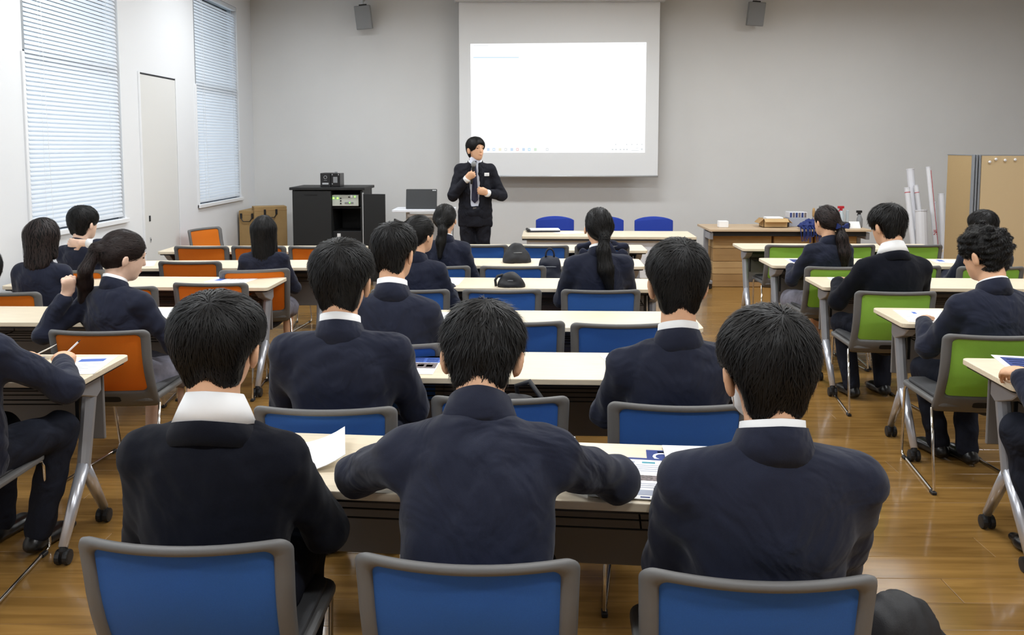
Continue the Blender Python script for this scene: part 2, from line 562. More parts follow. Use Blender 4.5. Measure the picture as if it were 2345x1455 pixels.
def build_room():
    rnd = random.Random(4)
    # floor slab, then planks where the photo still shows them
    fl = struct(MB().box(WX0, WX1, WY0, WY1, -0.10, -0.012).build('floor', 'floor_wood'))
    PW, PL = 0.175, 1.83
    y0, y1 = 2.45, 8.4
    X0, X1 = WX0, 5.57
    rows = int(round((y1 - y0) / PW))
    y1 = y0 + rows * PW
    MB().box(WX0, WX1, WY0, y0 - 0.002, -0.012, 0).build('floor_field', 'floor_wood', fl)
    MB().box(WX0, WX1, y1 + 0.002, WY1, -0.012, 0).build('floor_field', 'floor_wood', fl)
    MB().box(X1 + 0.002, WX1, y0, y1, -0.012, 0).build('floor_field', 'floor_wood', fl)
    cache = {}
    def plank(x, w, y):
        w = round(w, 3)
        if w not in cache:
            g = 0.0009
            cache[w] = MB().box(g, w - g, g, PW - g, -0.012, 0).mesh('plank', 'floor_wood', bevel=0.0014, seg=1)
        place('plank', cache[w], fl, (x, y, 0))
    offs = [0.0, 0.61, 1.22, 0.305, 0.915]
    for i in range(rows):
        y = y0 + i * PW
        x = X0; first = PL - offs[i % 5] * 1.0
        w = first
        while x < X1 - 0.01:
            w = min(w, X1 - x)
            plank(x, w, y)
            x += w; w = PL
    struct(MB().box(WX0 - 0.2, WX1 + 0.2, WY0 - 0.2, WY1 + 0.2, CEIL, CEIL + 0.15).build('ceiling', 'ceiling_paint'))
    struct(MB().box(WX0 - 0.2, WX1 + 0.2, WY1, WY1 + 0.2, -0.1, CEIL).build('wall_front', 'wall_paint'))
    struct(MB().box(WX1, WX1 + 0.2, WY0, WY1, -0.1, CEIL).build('wall_right', 'wall_white'))
    struct(MB().box(WX0 - 0.2, WX1 + 0.2, WY0 - 0.2, WY0, -0.1, CEIL).build('wall_rear', 'wall_white'))
    # left wall with tall window openings
    wins = [(0.3, 1.75), (3.1, 4.55), (6.14, 7.62), (9.38, 10.81)]
    zb, zt = 1.0, 3.38
    m = MB(); ys = [WY0] + [q for w in wins for q in w] + [WY1]
    for i in range(0, len(ys), 2):
        m.box(WX0 - 0.2, WX0, ys[i], ys[i + 1], -0.1, CEIL)
    for a, b in wins:
        m.box(WX0 - 0.2, WX0, a, b, -0.1, zb); m.box(WX0 - 0.2, WX0, a, b, zt, CEIL)
    struct(m.build('wall_left', 'wall_white'))
    b = MB().box(WX0, WX0 + 0.012, WY0, WY1, 0, 0.06); struct(b.build('baseboard_left', 'trim_white'))
    b = MB().box(WX0, WX1, WY1 - 0.012, WY1, 0, 0.06); struct(b.build('baseboard_front', 'trim_white'))
    which = ['beside the camera, out of view', 'next to the nearest left table', 'behind the two girls at the left edge', 'in the front left corner']
    for i, (a, c) in enumerate(wins):
        wn = struct(empty('window_%d' % (i + 1), (WX0, (a + c) / 2, zb)))
        h = (c - a) / 2
        # white casing round the lower sash, proud of the wall
        f = MB()
        f.box(-0.02, 0.016, -h - 0.03, -h + 0.004, -0.035, 1.33)
        f.box(-0.02, 0.03, -h - 0.03, h + 0.03, -0.035, 0.004)
        f.build('casing', 'trim_white', wn, bevel=0.004)
        f = MB()
        f.box(-0.13, -0.003, -h, -h + 0.022, 0.004, 1.33); f.box(-0.13, -0.06, -h, h, 0.004, 0.035)
        f.box(-0.13, -0.06, h - 0.035, h, 0.004, 1.33); f.box(-0.13, -0.06, -h, h, 1.30, 1.345)
        f.build('lower_frame', 'sash_dark', wn)
        f = MB()
        f.box(-0.13, -0.003, -h, -h + 0.035, 1.345, zt - zb); f.box(-0.13, -0.06, h - 0.035, h, 1.345, zt - zb)
        f.box(-0.13, -0.06, -h, h, zt - zb - 0.04, zt - zb)
        f.build('upper_frame', 'sash_grey', wn)
        MB().box(-0.100, -0.094, -h + 0.03, h - 0.03, 0.03, 1.31).build('pane', 'glass', wn)
        MB().box(-0.100, -0.094, -h + 0.03, h - 0.03, 1.34, zt - zb - 0.03).build('pane', 'glass', wn)
        # venetian blind
        bl = empty('window_blind', (WX0 - 0.018, (a + c) / 2 + 0.015, zb))
        tag(bl, 'white slatted venetian blind over the window ' + which[i], 'blind', 'blinds on the left wall')
        bw = h - 0.035
        pitch = 0.033
        prof = []
        for q in range(5):
            u = (q / 4 - 0.5) * 0.038
            bow = 0.0035 * (1 - (2 * q / 4 - 1) ** 2)
            an = math.radians(62)
            prof.append((u * math.cos(an) + bow * math.sin(an), -u * math.sin(an) + bow * math.cos(an)))
        v = []; fs = []
        for j, yy in enumerate((-bw, bw)):
            for x, z in prof: v.append((x, yy, z))
        for j, yy in enumerate((-bw, bw)):
            for x, z in prof: v.append((x - 0.0012, yy, z + 0.0004))
        for q in range(4):
            fs.append((q, q + 1, 5 + q + 1, 5 + q)); fs.append((10 + q, 15 + q, 15 + q + 1, 10 + q + 1))
        fs.append((0, 5, 15, 10)); fs.append((4, 14, 19, 9))
        sm = MB().add(v, fs).mesh('slat', 'blind', smooth=False)
        n = int((zt - zb - 0.12) / pitch)
        for k in range(n):
            place('slat', sm, bl, (0, 0, 0.055 + k * pitch))
        MB().box(-0.014, 0.014, -bw, bw, 0.02, 0.036).build('bottom_rail', 'blind', bl, bevel=0.003)
        MB().box(-0.022, 0.022, -bw, bw, zt - zb - 0.05, zt - zb - 0.005).build('head_rail', 'blind', bl, bevel=0.004)
        for yy in (-bw + 0.16, bw - 0.2):
            MB().tube([(0.022, yy, 0.03), (0.022, yy, zt - zb - 0.03)], 0.0012, 4).build('ladder_cord', 'cord', bl)
        MB().tube([(0.028, -bw + 0.24, 0.02), (0.028, -bw + 0.20, 1.2), (0.028, -bw + 0.19, zt - zb - 0.05)], 0.0018, 4).build('pull_cord', 'cord', bl)
    # flush store door between the windows
    d = struct(empty('door_1', (WX0, 8.41, 0)))
    MB().box(-0.02, 0.006, -0.405, 0.405, 0.005, 2.325).build('door_leaf', 'door_paint', d, bevel=0.002, seg=1)
    MB().box(-0.01, 0.008, -0.405, 0.405, 2.326, 2.341).build('top_gap', 'dark_gap', d)
    f = MB(); f.box(-0.01, 0.012, -0.44, -0.409, 0, 2.35); f.box(-0.01, 0.012, 0.409, 0.425, 0, 2.35)
    f.build('frame', 'trim_white', d, bevel=0.002, seg=1)
    MB().box(0.004, 0.012, -0.315, -0.285, 0.93, 0.985).build('lock_plate', 'dark_gap', d, bevel=0.002, seg=1)
    MB().box(0.004, 0.012, -0.312, -0.288, 0.73, 0.775).build('lock_plate', 'metal_light', d, bevel=0.002, seg=1)
    MB().box(0.010, 0.014, -0.306, -0.294, 0.745, 0.760).build('keyhole', 'dark_gap', d)
build_room()

def build_lamps():
    k = 0
    names = {0: 'over the orange chairs', 1: 'over the blue chairs', 2: 'over the green chairs'}
    rows = ['rear of the room', 'second row of lamps', 'third row of lamps', 'row nearest the screen']
    for j, y in enumerate((0.2, 3.2, 6.2, 8.9)):
        for i, x in enumerate((-2.1, 0.9, 4.0)):
            r = empty('ceiling_lamp', (x, y, CEIL))
            tag(r, 'long recessed ceiling lamp %s, %s' % (names[i], rows[j]), 'lamp', 'ceiling lamps')
            f = MB(); f.box(-0.64, 0.64, -0.16, -0.13, -0.03, 0); f.box(-0.64, 0.64, 0.13, 0.16, -0.03, 0)
            f.box(-0.64, -0.61, -0.13, 0.13, -0.03, 0); f.box(0.61, 0.64, -0.13, 0.13, -0.03, 0)
            f.build('housing', 'trim_white', r)
            MB().box(-0.61, 0.61, -0.13, 0.13, -0.012, -0.004).build('diffuser', 'lamp_diffuser', r)
            L = bpy.data.lights.new('lamp_light', 'AREA')
            L.shape = 'RECTANGLE'; L.size = 1.2; L.size_y = 0.25; L.energy = LAMP_POWER; L.color = (0.93, 0.97, 1.0)
            o = bpy.data.objects.new('lamp_light', L); o.location = (0, 0, -0.02)
            link(o, r)
build_lamps()

# ------------------------------------------------------------------ folding tables
TW, TD, TH = 1.8, 0.45, 0.72
def build_table_proto():
    """origin on the floor below the near left corner; y runs away from the sitter"""
    r = empty('folding_table', (0, 0, 0))
    top = MB().prism(rrect(0, TW, 0, TD, 0.03), TH - 0.024, TH).build('table_top', 'oak', r, bevel=0.003, seg=2)
    MB().prism(rrect(0.012, TW - 0.012, 0.012, TD - 0.012, 0.03), TH - 0.034, TH - 0.0245).build('underside', 'black_plastic', top)
    MB().box(0.10, TW - 0.10, TD - 0.055, TD - 0.040, 0.35, TH - 0.04).build('modesty_panel', 'panel_grey', r, bevel=0.004, seg=1)
    MB().box(0.06, TW - 0.06, 0.20, 0.25, TH - 0.075, TH - 0.036).build('beam', 'black_plastic', r)
    sh = MB()
    for yy in (0.13, 0.19, 0.26, 0.32, 0.37):
        sh.tube([(0.14, yy, TH - 0.13), (TW - 0.14, yy, TH - 0.13)], 0.003, 5)
    for xx in (0.14, 0.6, 1.2, TW - 0.14):
        sh.tube([(xx, 0.13, TH - 0.13), (xx, 0.37, TH - 0.13), (xx, 0.38, TH - 0.05)], 0.003, 5)
    sh.build('wire_shelf', 'black_plastic', r)
    for s in (0, 1):
        X = (lambda x: x) if s == 0 else (lambda x: TW - x)
        c = X(0.075)
        b = MB()
        # wedge bracket under the top
        pts = [(0.03, TH - 0.036), (0.27, TH - 0.036), (0.27, TH - 0.11), (0.23, TH - 0.13), (0.10, TH - 0.085)]
        w0, w1 = sorted((X(0.045), X(0.10)))
        v = [(w0, y, z) for y, z in pts] + [(w1, y, z) for y, z in pts]
        n = len(pts)
        b.add(v, [tuple(range(n)), tuple(reversed(range(n, 2 * n)))] + [(i, n + i, n + (i + 1) % n, (i + 1) % n) for i in range(n)])
        b.build('bracket', 'steel', r, bevel=0.004, seg=1)
        lg = MB().tube([(c, 0.235, TH - 0.07), (c, 0.15, 0.31)], [0.030, 0.027], 10).build('leg', 'steel', r, smooth=False)
        for yy, dx in ((-0.055, -0.012), (0.33, 0.012)):
            x = c + (dx if s == 0 else -dx)
            MB().tube([(c, 0.15, 0.325), (c + (x - c) * .4, 0.15 + (yy - 0.15) * 0.42, 0.22), (x, yy, 0.068)], [0.026, 0.024, 0.019], 10).build('foot', 'steel_bright', lg, smooth=True)
            cs = MB()
            Mx = Matrix.Translation((x, yy, 0.030)) @ Matrix.Rotation(math.pi / 2, 4, 'Y')
            for k in (-1, 1):
                M2 = Matrix.Translation((k * 0.016, 0, 0)) @ Mx
                cs.lathe([(0.020, -0.011), (0.029, -0.009), (0.030, 0), (0.029, 0.009), (0.020, 0.011)], 14, M2)
            cs.lathe([(0.016, 0.0), (0.018, 0.03), (0.013, 0.045)], 10, Matrix.Translation((x, yy, 0.028)))
            cs.build('caster', 'black_plastic', lg)
        hk = MB().box(min(X(0.11), X(0.125)), max(X(0.11), X(0.125)), 0.20, 0.25, TH - 0.24, TH - 0.06)
        hk.build('fold_lever', 'black_plastic', r)
    return r

TABLES = [  # near-left corner x, y, turn, label
    (-0.875, 2.258, -5.0, 'cream folding table of the centre block, in the row nearest the camera'),
    (-0.870, 3.372, -1.6, 'cream folding table of the centre block, second row from the camera'),
    (-0.865, 4.350, -1.5, 'cream folding table of the centre block, third row from the camera'),
    (-0.850, 5.556, -2.0, 'cream folding table of the centre block, with the small strapped bag on it'),
    (-0.840, 6.605, -1.5, 'cream folding table of the centre block, second nearest the presenter'),
    (-0.672, 7.600, -1.0, 'cream folding table of the centre block, frontmost, closest to the presenter'),
    (-3.550, 3.262, 0.6, 'cream folding table at the left where the student writes beside the aisle'),
    (-3.520, 4.425, -0.6, 'cream folding table before the girl holding her ponytail'),
    (-3.477, 5.580, -1.3, 'cream folding table of the left block ending beside the aisle, third from camera'),
    (-3.310, 6.392, 2.8, 'cream folding table before the long-haired girl, fourth in the left block'),
    (-3.228, 7.445, 0.8, 'cream folding table of the left block, frontmost, before the black rack'),
    (1.910, 3.262, -3.2, 'cream folding table at the right edge, nearest of the right block'),
    (2.002, 4.436, -3.0, 'cream folding table before the curly-haired student, second of the right block'),
    (1.997, 5.602, -2.6, 'cream folding table before the student in the sweater, third of the right block'),
    (1.962, 6.632, -1.6, 'cream folding table of the right block, before the girl with the bow'),
    (2.012, 7.720, -1.5, 'cream folding table of the right block, frontmost, before the storage bench'),
]
_t = build_table_proto()
TOBJ = []
for i, (x, y, a, lab) in enumerate(TABLES):
    o = _t if i == 0 else copy_tree(_t)
    o.location = (x, y, 0); o.rotation_euler = (0, 0, math.radians(a))
    tag(o, lab, 'table', 'folding classroom tables')
    TOBJ.append(o)

# ------------------------------------------------------------------ mesh-back chairs
def back_pt(u, v, off=0.0):
    """u -1..1 across, v 0 (bottom) .. 1 (top); off pushes away from the sitter"""
    w = 0.232 + 0.012 * v
    z = 0.375 + 0.41 * v
    y = 0.15 * (1 - v) ** 1.25 + 0.055 * u * u * (0.4 + 0.6 * v) - 0.02 * math.sin(math.pi * min(1, v * 1.1))
    y += 0.012 * max(0, v - 0.85) / 0.15 * -1
    return (u * w, y - off, z)

def build_chair_proto(colour):
    r = empty('chair', (0, 0, 0))
    # closed loops in (u,v)
    def loop(u0, v0, v1, ru, rv, n=7):
        P = []
        for cu, cv, a in ((u0 - ru, v1 - rv, 0), (-u0 + ru, v1 - rv, 90), (-u0 + ru, v0 + rv, 180), (u0 - ru, v0 + rv, 270)):
            for i in range(n + 1):
                q = math.radians(a + 90 * i / n)
                P.append((cu + ru * math.cos(q), cv + rv * math.sin(q)))
        # extra points on the long edges
        out = []
        for i in range(len(P)):
            a, b = P[i], P[(i + 1) % len(P)]
            out.append(a)
            d = max(abs(a[0] - b[0]), abs(a[1] - b[1]))
            k = int(d / 0.16)
            for j in range(1, k + 1): out.append((a[0] + (b[0] - a[0]) * j / (k + 1), a[1] + (b[1] - a[1]) * j / (k + 1)))
        return out
    n0 = loop(1.0, 0.0, 1.0, 0.13, 0.075)
    k = len(n0)
    u1, va, vb, ru, rv = 0.825, 0.235, 0.938, 0.12, 0.07
    # inner loop with the same number of points: map angle-wise by normalising
    def inner(p):
        u, v = p
        return (u * u1, va + (vb - va) * v)
    n1 = [inner(p) for p in n0]
    def mid(p, q, t): return (p[0] + (q[0] - p[0]) * t, p[1] + (q[1] - p[1]) * t)
    rings = []
    rings.append([back_pt(*p, 0.000) for p in n0])
    rings.append([back_pt(*mid(p, q, 0.12), 0.013) for p, q in zip(n0, n1)])
    rings.append([back_pt(*mid(p, q, 0.80), 0.013) for p, q in zip(n0, n1)])
    rings.append([back_pt(*q, 0.002) for q in n1])
    rings.append([back_pt(*mid(p, q, 0.80), -0.010) for p, q in zip(n0, n1)])
    rings.append([back_pt(*mid(p, q, 0.12), -0.010) for p, q in zip(n0, n1)])
    v = [p for R in rings for p in R]; f = []
    for j in range(6):
        j2 = (j + 1) % 6
        for i in range(k):
            i2 = (i + 1) % k
            f.append((j * k + i, j2 * k + i, j2 * k + i2, j * k + i2))
    MB().add(v, f).build('back_frame', 'chair_plastic', r, smooth=True)
    # coloured mesh web, two skins
    for nm, sgn in (('back_mesh', 1),):
        v = []; f = []
        rg = [0.0, 0.25, 0.5, 0.75, 1.0]
        cu, cv = 0.0, (va + vb) / 2
        for off in (0.004, -0.003):
            base = len(v)
            v.append(back_pt(cu, cv, off))
            for t in rg[1:]:
                for q in n1:
                    v.append(back_pt(cu + (q[0] - cu) * t * 1.01, cv + (q[1] - cv) * t * 1.01, off))
            for i in range(k):
                i2 = (i + 1) % k
                tri = (base, base + 1 + i, base + 1 + i2)
                f.append(tri if off < 0 else tri[::-1])
                for j in range(3):
                    a = base + 1 + j * k
                    q = (a + i, a + k + i, a + k + i2, a + i2)
                    f.append(q if off < 0 else q[::-1])
        MB().add(v, f).build(nm, 'mesh_' + colour, r, smooth=True)
    # dark raised plate painting the shade of a grip slot, low in the frame
    sl = []
    for i in range(24):
        q = 2 * math.pi * i / 24
        cu = 0.26 * math.copysign(min(1, abs(math.cos(q)) * 1.25), math.cos(q))
        cv = 0.115 + 0.036 * math.copysign(min(1, abs(math.sin(q)) * 1.3), math.sin(q))
        sl.append((cu, cv))
    v = [back_pt(*p, 0.0155) for p in sl] + [back_pt(*p, 0.006) for p in sl]
    f = [tuple(range(24))[::-1]] + [(i, (i + 1) % 24, 24 + (i + 1) % 24, 24 + i) for i in range(24)]
    MB().add(v, f).build('slot_shade_plate', 'slot_shade', r)
    # seat shell and pad
    MB().prism(rrect(-0.225, 0.225, 0.12, 0.545, 0.05), 0.405, 0.430).build('seat_shell', 'chair_plastic', r, bevel=0.008)
    MB().prism(rrect(-0.205, 0.205, 0.155, 0.53, 0.05), 0.431, 0.448).build('seat_pad', 'chair_seat', r, bevel=0.007)
    for s in (-1, 1):
        P = [(s * 0.235, 0.145, 0.40), (s * 0.243, 0.095, 0.20), (s * 0.246, 0.060, 0.028), (s * 0.244, 0.070, 0.010), (s * 0.24, 0.10, 0.009),
             (s * 0.186, 0.555, 0.009), (s * 0.184, 0.580, 0.012), (s * 0.183, 0.590, 0.034), (s * 0.20, 0.545, 0.37), (s * 0.20, 0.53, 0.396), (s * 0.20, 0.50, 0.402)]
        lg = MB().tube(P, 0.0068, 8).build('leg', 'chrome', r, smooth=True)
        MB().box(s * 0.2445 - 0.011, s * 0.2445 + 0.011, 0.052, 0.092, 0.0, 0.016).build('glide', 'black_plastic', lg, bevel=0.003, seg=1)
        MB().box(s * 0.191 - 0.010, s * 0.191 + 0.010, 0.51, 0.55, 0.0, 0.016).build('glide', 'black_plastic', lg, bevel=0.003, seg=1)
    return r

CHAIRS = [  # x, y of the back, turn, colour, label
    (-0.752, 1.780, -1, 'blue', 'large blue mesh chair behind the student in the sweater, at the bottom left'),
    (-0.120, 1.705, -3, 'blue', 'large blue mesh chair at the bottom, middle of the nearest three'),
    (0.484, 1.645, -3, 'blue', 'large blue mesh chair at the bottom right, beside the black bag'),
    (-0.660, 2.745, 0, 'blue', 'blue mesh chair behind the sweater student, left one of the second row'),
    (-0.075, 2.870, 0, 'blue', 'blue mesh chair mostly hidden by the hunched student, middle of second row'),
    (0.535, 2.800, -2, 'blue', 'blue mesh chair left of the nearest right student, right one of second row'),
    (-0.585, 3.665, 0, 'blue', 'blue mesh chair pulled back, its grey top rail left of the hunched student'),
    (-0.025, 4.150, 0, 'blue', 'empty blue mesh chair just above the hunched student head, third row middle'),
    (0.484, 4.110, 0, 'blue', 'empty blue mesh chair of the third row, right one, left of the parted-hair student'),
    (-0.680, 5.085, 0, 'blue', 'blue mesh chair under the girl with the hair bun, fourth row left'),
    (-0.120, 5.085, 0, 'blue', 'empty blue mesh chair of the fourth row, below the black bag with strap'),
    (0.482, 5.090, 0, 'blue', 'blue mesh chair under the low-ponytail girl, fourth row right'),
    (-0.615, 6.105, 0, 'blue', 'blue mesh chair under the ponytail girl nearest the presenter, fifth row left'),
    (-0.063, 6.105, 0, 'blue', 'empty blue mesh chair of the fifth row, middle, below two black bags'),
    (0.530, 6.120, 0, 'blue', 'blue mesh chair hidden behind the low-ponytail girl, fifth row right'),
    (-0.360, 7.435, 0, 'blue', 'far blue mesh chair directly in front of the presenter legs'),
    (0.174, 7.405, 0, 'blue', 'far empty blue mesh chair between presenter and the low-ponytail girl'),
    (0.708, 7.410, 0, 'blue', 'far blue mesh chair with a dark jacket hung over its back'),
    (-2.120, 2.760, 0, 'orange', 'orange mesh chair under the student cut off by the left edge'),
    (-2.010, 3.920, 0, 'orange', 'large orange mesh chair under the girl holding her ponytail'),
    (-3.120, 4.965, 0, 'orange', 'orange mesh chair cut by the left edge, under the long-haired girl'),
    (-2.510, 5.180, 0, 'orange', 'orange mesh chair half hidden behind the shoulder of the ponytail-holding girl'),
    (-1.990, 5.320, 0, 'orange', 'empty orange mesh chair just above the sweater student head'),
    (-3.170, 5.880, 0, 'orange', 'orange mesh chair under the girl with a hand on her nape'),
    (-2.516, 6.330, 0, 'orange', 'empty orange mesh chair left of the straight-haired girl'),
    (-1.880, 5.915, 14, 'orange', 'turned orange mesh chair under the straight-haired girl by the aisle'),
    (-2.797, 7.310, 0, 'orange', 'far orange mesh chair, left one in the frontmost left row'),
    (-2.300, 7.320, 0, 'orange', 'far orange mesh chair behind the straight-haired girl head, frontmost left row'),
    (-1.800, 7.320, 0, 'orange', 'far orange mesh chair, right one in the frontmost left row'),
    (-3.400, 8.960, -112, 'orange', 'orange mesh chair standing sideways against the left wall'),
    (2.230, 2.740, 0, 'green', 'green mesh chair outside the right edge, under the cut-off student'),
    (2.200, 3.870, -2, 'green', 'large green mesh chair under the curly-haired student at the right edge'),
    (2.250, 5.050, -2, 'green', 'green mesh chair under the right student in the sweater'),
    (2.295, 6.105, 0, 'green', 'green mesh chair under the girl with the hair bow'),
    (2.820, 6.150, 0, 'green', 'green mesh chair partly hidden right of the sweater student elbow'),
    (3.400, 6.115, 0, 'green', 'green mesh chair under the student farthest right, by the partition'),
    (2.395, 7.470, 0, 'green', 'far green mesh chair, left one of the frontmost right row'),
    (2.890, 7.480, 0, 'green', 'far green mesh chair, middle one of the frontmost right row'),
    (3.485, 7.490, 0, 'green', 'far green mesh chair, right one of the frontmost right row'),
]
_protos = {}
for x, y, a, c, lab in CHAIRS:
    if c not in _protos:
        o = _protos[c] = build_chair_proto(c)
    else:
        o = copy_tree(_protos[c])
    o.location = (x, y, 0); o.rotation_euler = (0, 0, math.radians(a))
    tag(o, lab, 'chair', c + ' mesh-back chairs')

# ------------------------------------------------------------------ people
def unit(v):
    v = np.asarray(v, float); return v / (np.linalg.norm(v) + 1e-9)

def ik(S, W, l1, l2, pole):
    S = np.asarray(S, float); W = np.asarray(W, float)
    d = W - S; L = np.linalg.norm(d)
    if L > (l1 + l2) * 0.995:
        W = S + d / L * (l1 + l2) * 0.995; d = W - S; L = np.linalg.norm(d)
    u = d / L
    a = (l1 * l1 - l2 * l2 + L * L) / (2 * L)
    h = math.sqrt(max(l1 * l1 - a * a, 0))
    p = np.asarray(pole, float); p = p - u * (p @ u); p = unit(p)
    return S + u * a + p * h, W

def add_hand(S, W, d, thumb, curl=0.5, size=1.0, right=False):
    y = unit(d); x = np.asarray(thumb, float); x = unit(x - y * (x @ y)); z = np.cross(x, y) * (-1 if right else 1)
    k = size
    S.cone(W - y * 0.02, W + y * 0.075 * k, 0.027 * k, 0.037 * k, 0.012, z, 0.46)
    S.cone(W + y * 0.02 * k + x * 0.016 * k, W + y * 0.05 * k + x * 0.022 * k, 0.016 * k, 0.015 * k, 0.012)
    for i, (L, o) in enumerate(((0.072, 0.029), (0.080, 0.0095), (0.074, -0.0105), (0.058, -0.029))):
        p = W + y * (0.082 - 0.004 * abs(i - 1)) * k + x * o * k
        a = 0.0
        for j, fr in enumerate((0.46, 0.30, 0.24)):
            a += curl * (0.75, 1.15, 0.8)[j] + (0.05 * i if j == 0 else 0)
            q = p + (y * math.cos(a) - z * math.sin(a)) * L * fr * k
            S.cone(p, q, (0.0098 - 0.0008 * j) * k, (0.0090 - 0.0008 * j) * k, 0.0035)
            p = q
    p = W + y * 0.022 * k + x * 0.028 * k
    q = p + unit(y * 0.75 + x * (0.75 - 0.5 * curl) - z * 0.25 * (1 + curl)) * 0.042 * k
    r = q + unit(y * 0.95 + x * (0.2 - 0.6 * curl) - z * 0.45 * curl) * 0.034 * k
    S.cone(p, q, 0.0125 * k, 0.0105 * k, 0.006).cone(q, r, 0.0105 * k, 0.0085 * k, 0.004)

def band(name, m, parent, F, cx, cy, rx, ry, zt, zb, flare, th, a0, a1, drop, s, n=30, fy=None):
    """cloth band round the neck: angles measured from the nape (0) to the sides; drop lowers it to the front"""
    v = []; f = []
    for i in range(n + 1):
        a = a0 + (a1 - a0) * i / n
        dz = drop * (abs(a) / math.pi) ** 1.6
        for (kz, kr, off) in ((zt, 1.0, th), (zt, 1.0, 0.0), ((zt + zb) / 2, 1.0 + flare * 0.45, 0.0), (zb, 1.0 + flare, 0.0), (zb, 1.0 + flare, th), ((zt + zb) / 2, 1.0 + flare * 0.5, th * 1.3)):
            ky = 1 + (kr - 1) * (1 if fy is None else fy)
            X = cx + math.sin(a) * (rx * kr + off); Y = cy - math.cos(a) * (ry * ky + off)
            v.append(F((X, Y, kz - dz)) * s)
    for i in range(n):
        for j in range(6):
            j2 = (j + 1) % 6
            f.append((i * 6 + j, (i + 1) * 6 + j, (i + 1) * 6 + j2, i * 6 + j2))
    f.append(tuple(range(6))); f.append(tuple(reversed(range(n * 6, n * 6 + 6))))
    return MB().add([tuple(p) for p in v], f).build(name, m, parent, smooth=True)

_shoe = {}
def shoe_mesh():
    if 'm' not in _shoe:
        S = SDF(0.008)
        S.cone((0, -0.035, 0.035), (0, 0.13, 0.028), 0.036, 0.042, 0.02, (0, 0, 1), 0.75)
        S.cone((0, 0.13, 0.026), (0, 0.195, 0.022), 0.040, 0.026, 0.02, (0, 0, 1), 0.7)
        S.cone((0, -0.03, 0.05), (0, 0.0, 0.085), 0.036, 0.036, 0.02)
        S.ell((0, 0.08, -0.05), (0.3, 0.4, 0.052), k=0.004, sub=True)
        S.grid(); v, f = S.surf()
        _shoe['m'] = np_mesh('shoe', v, f, 'shoe')
    return _shoe['m']

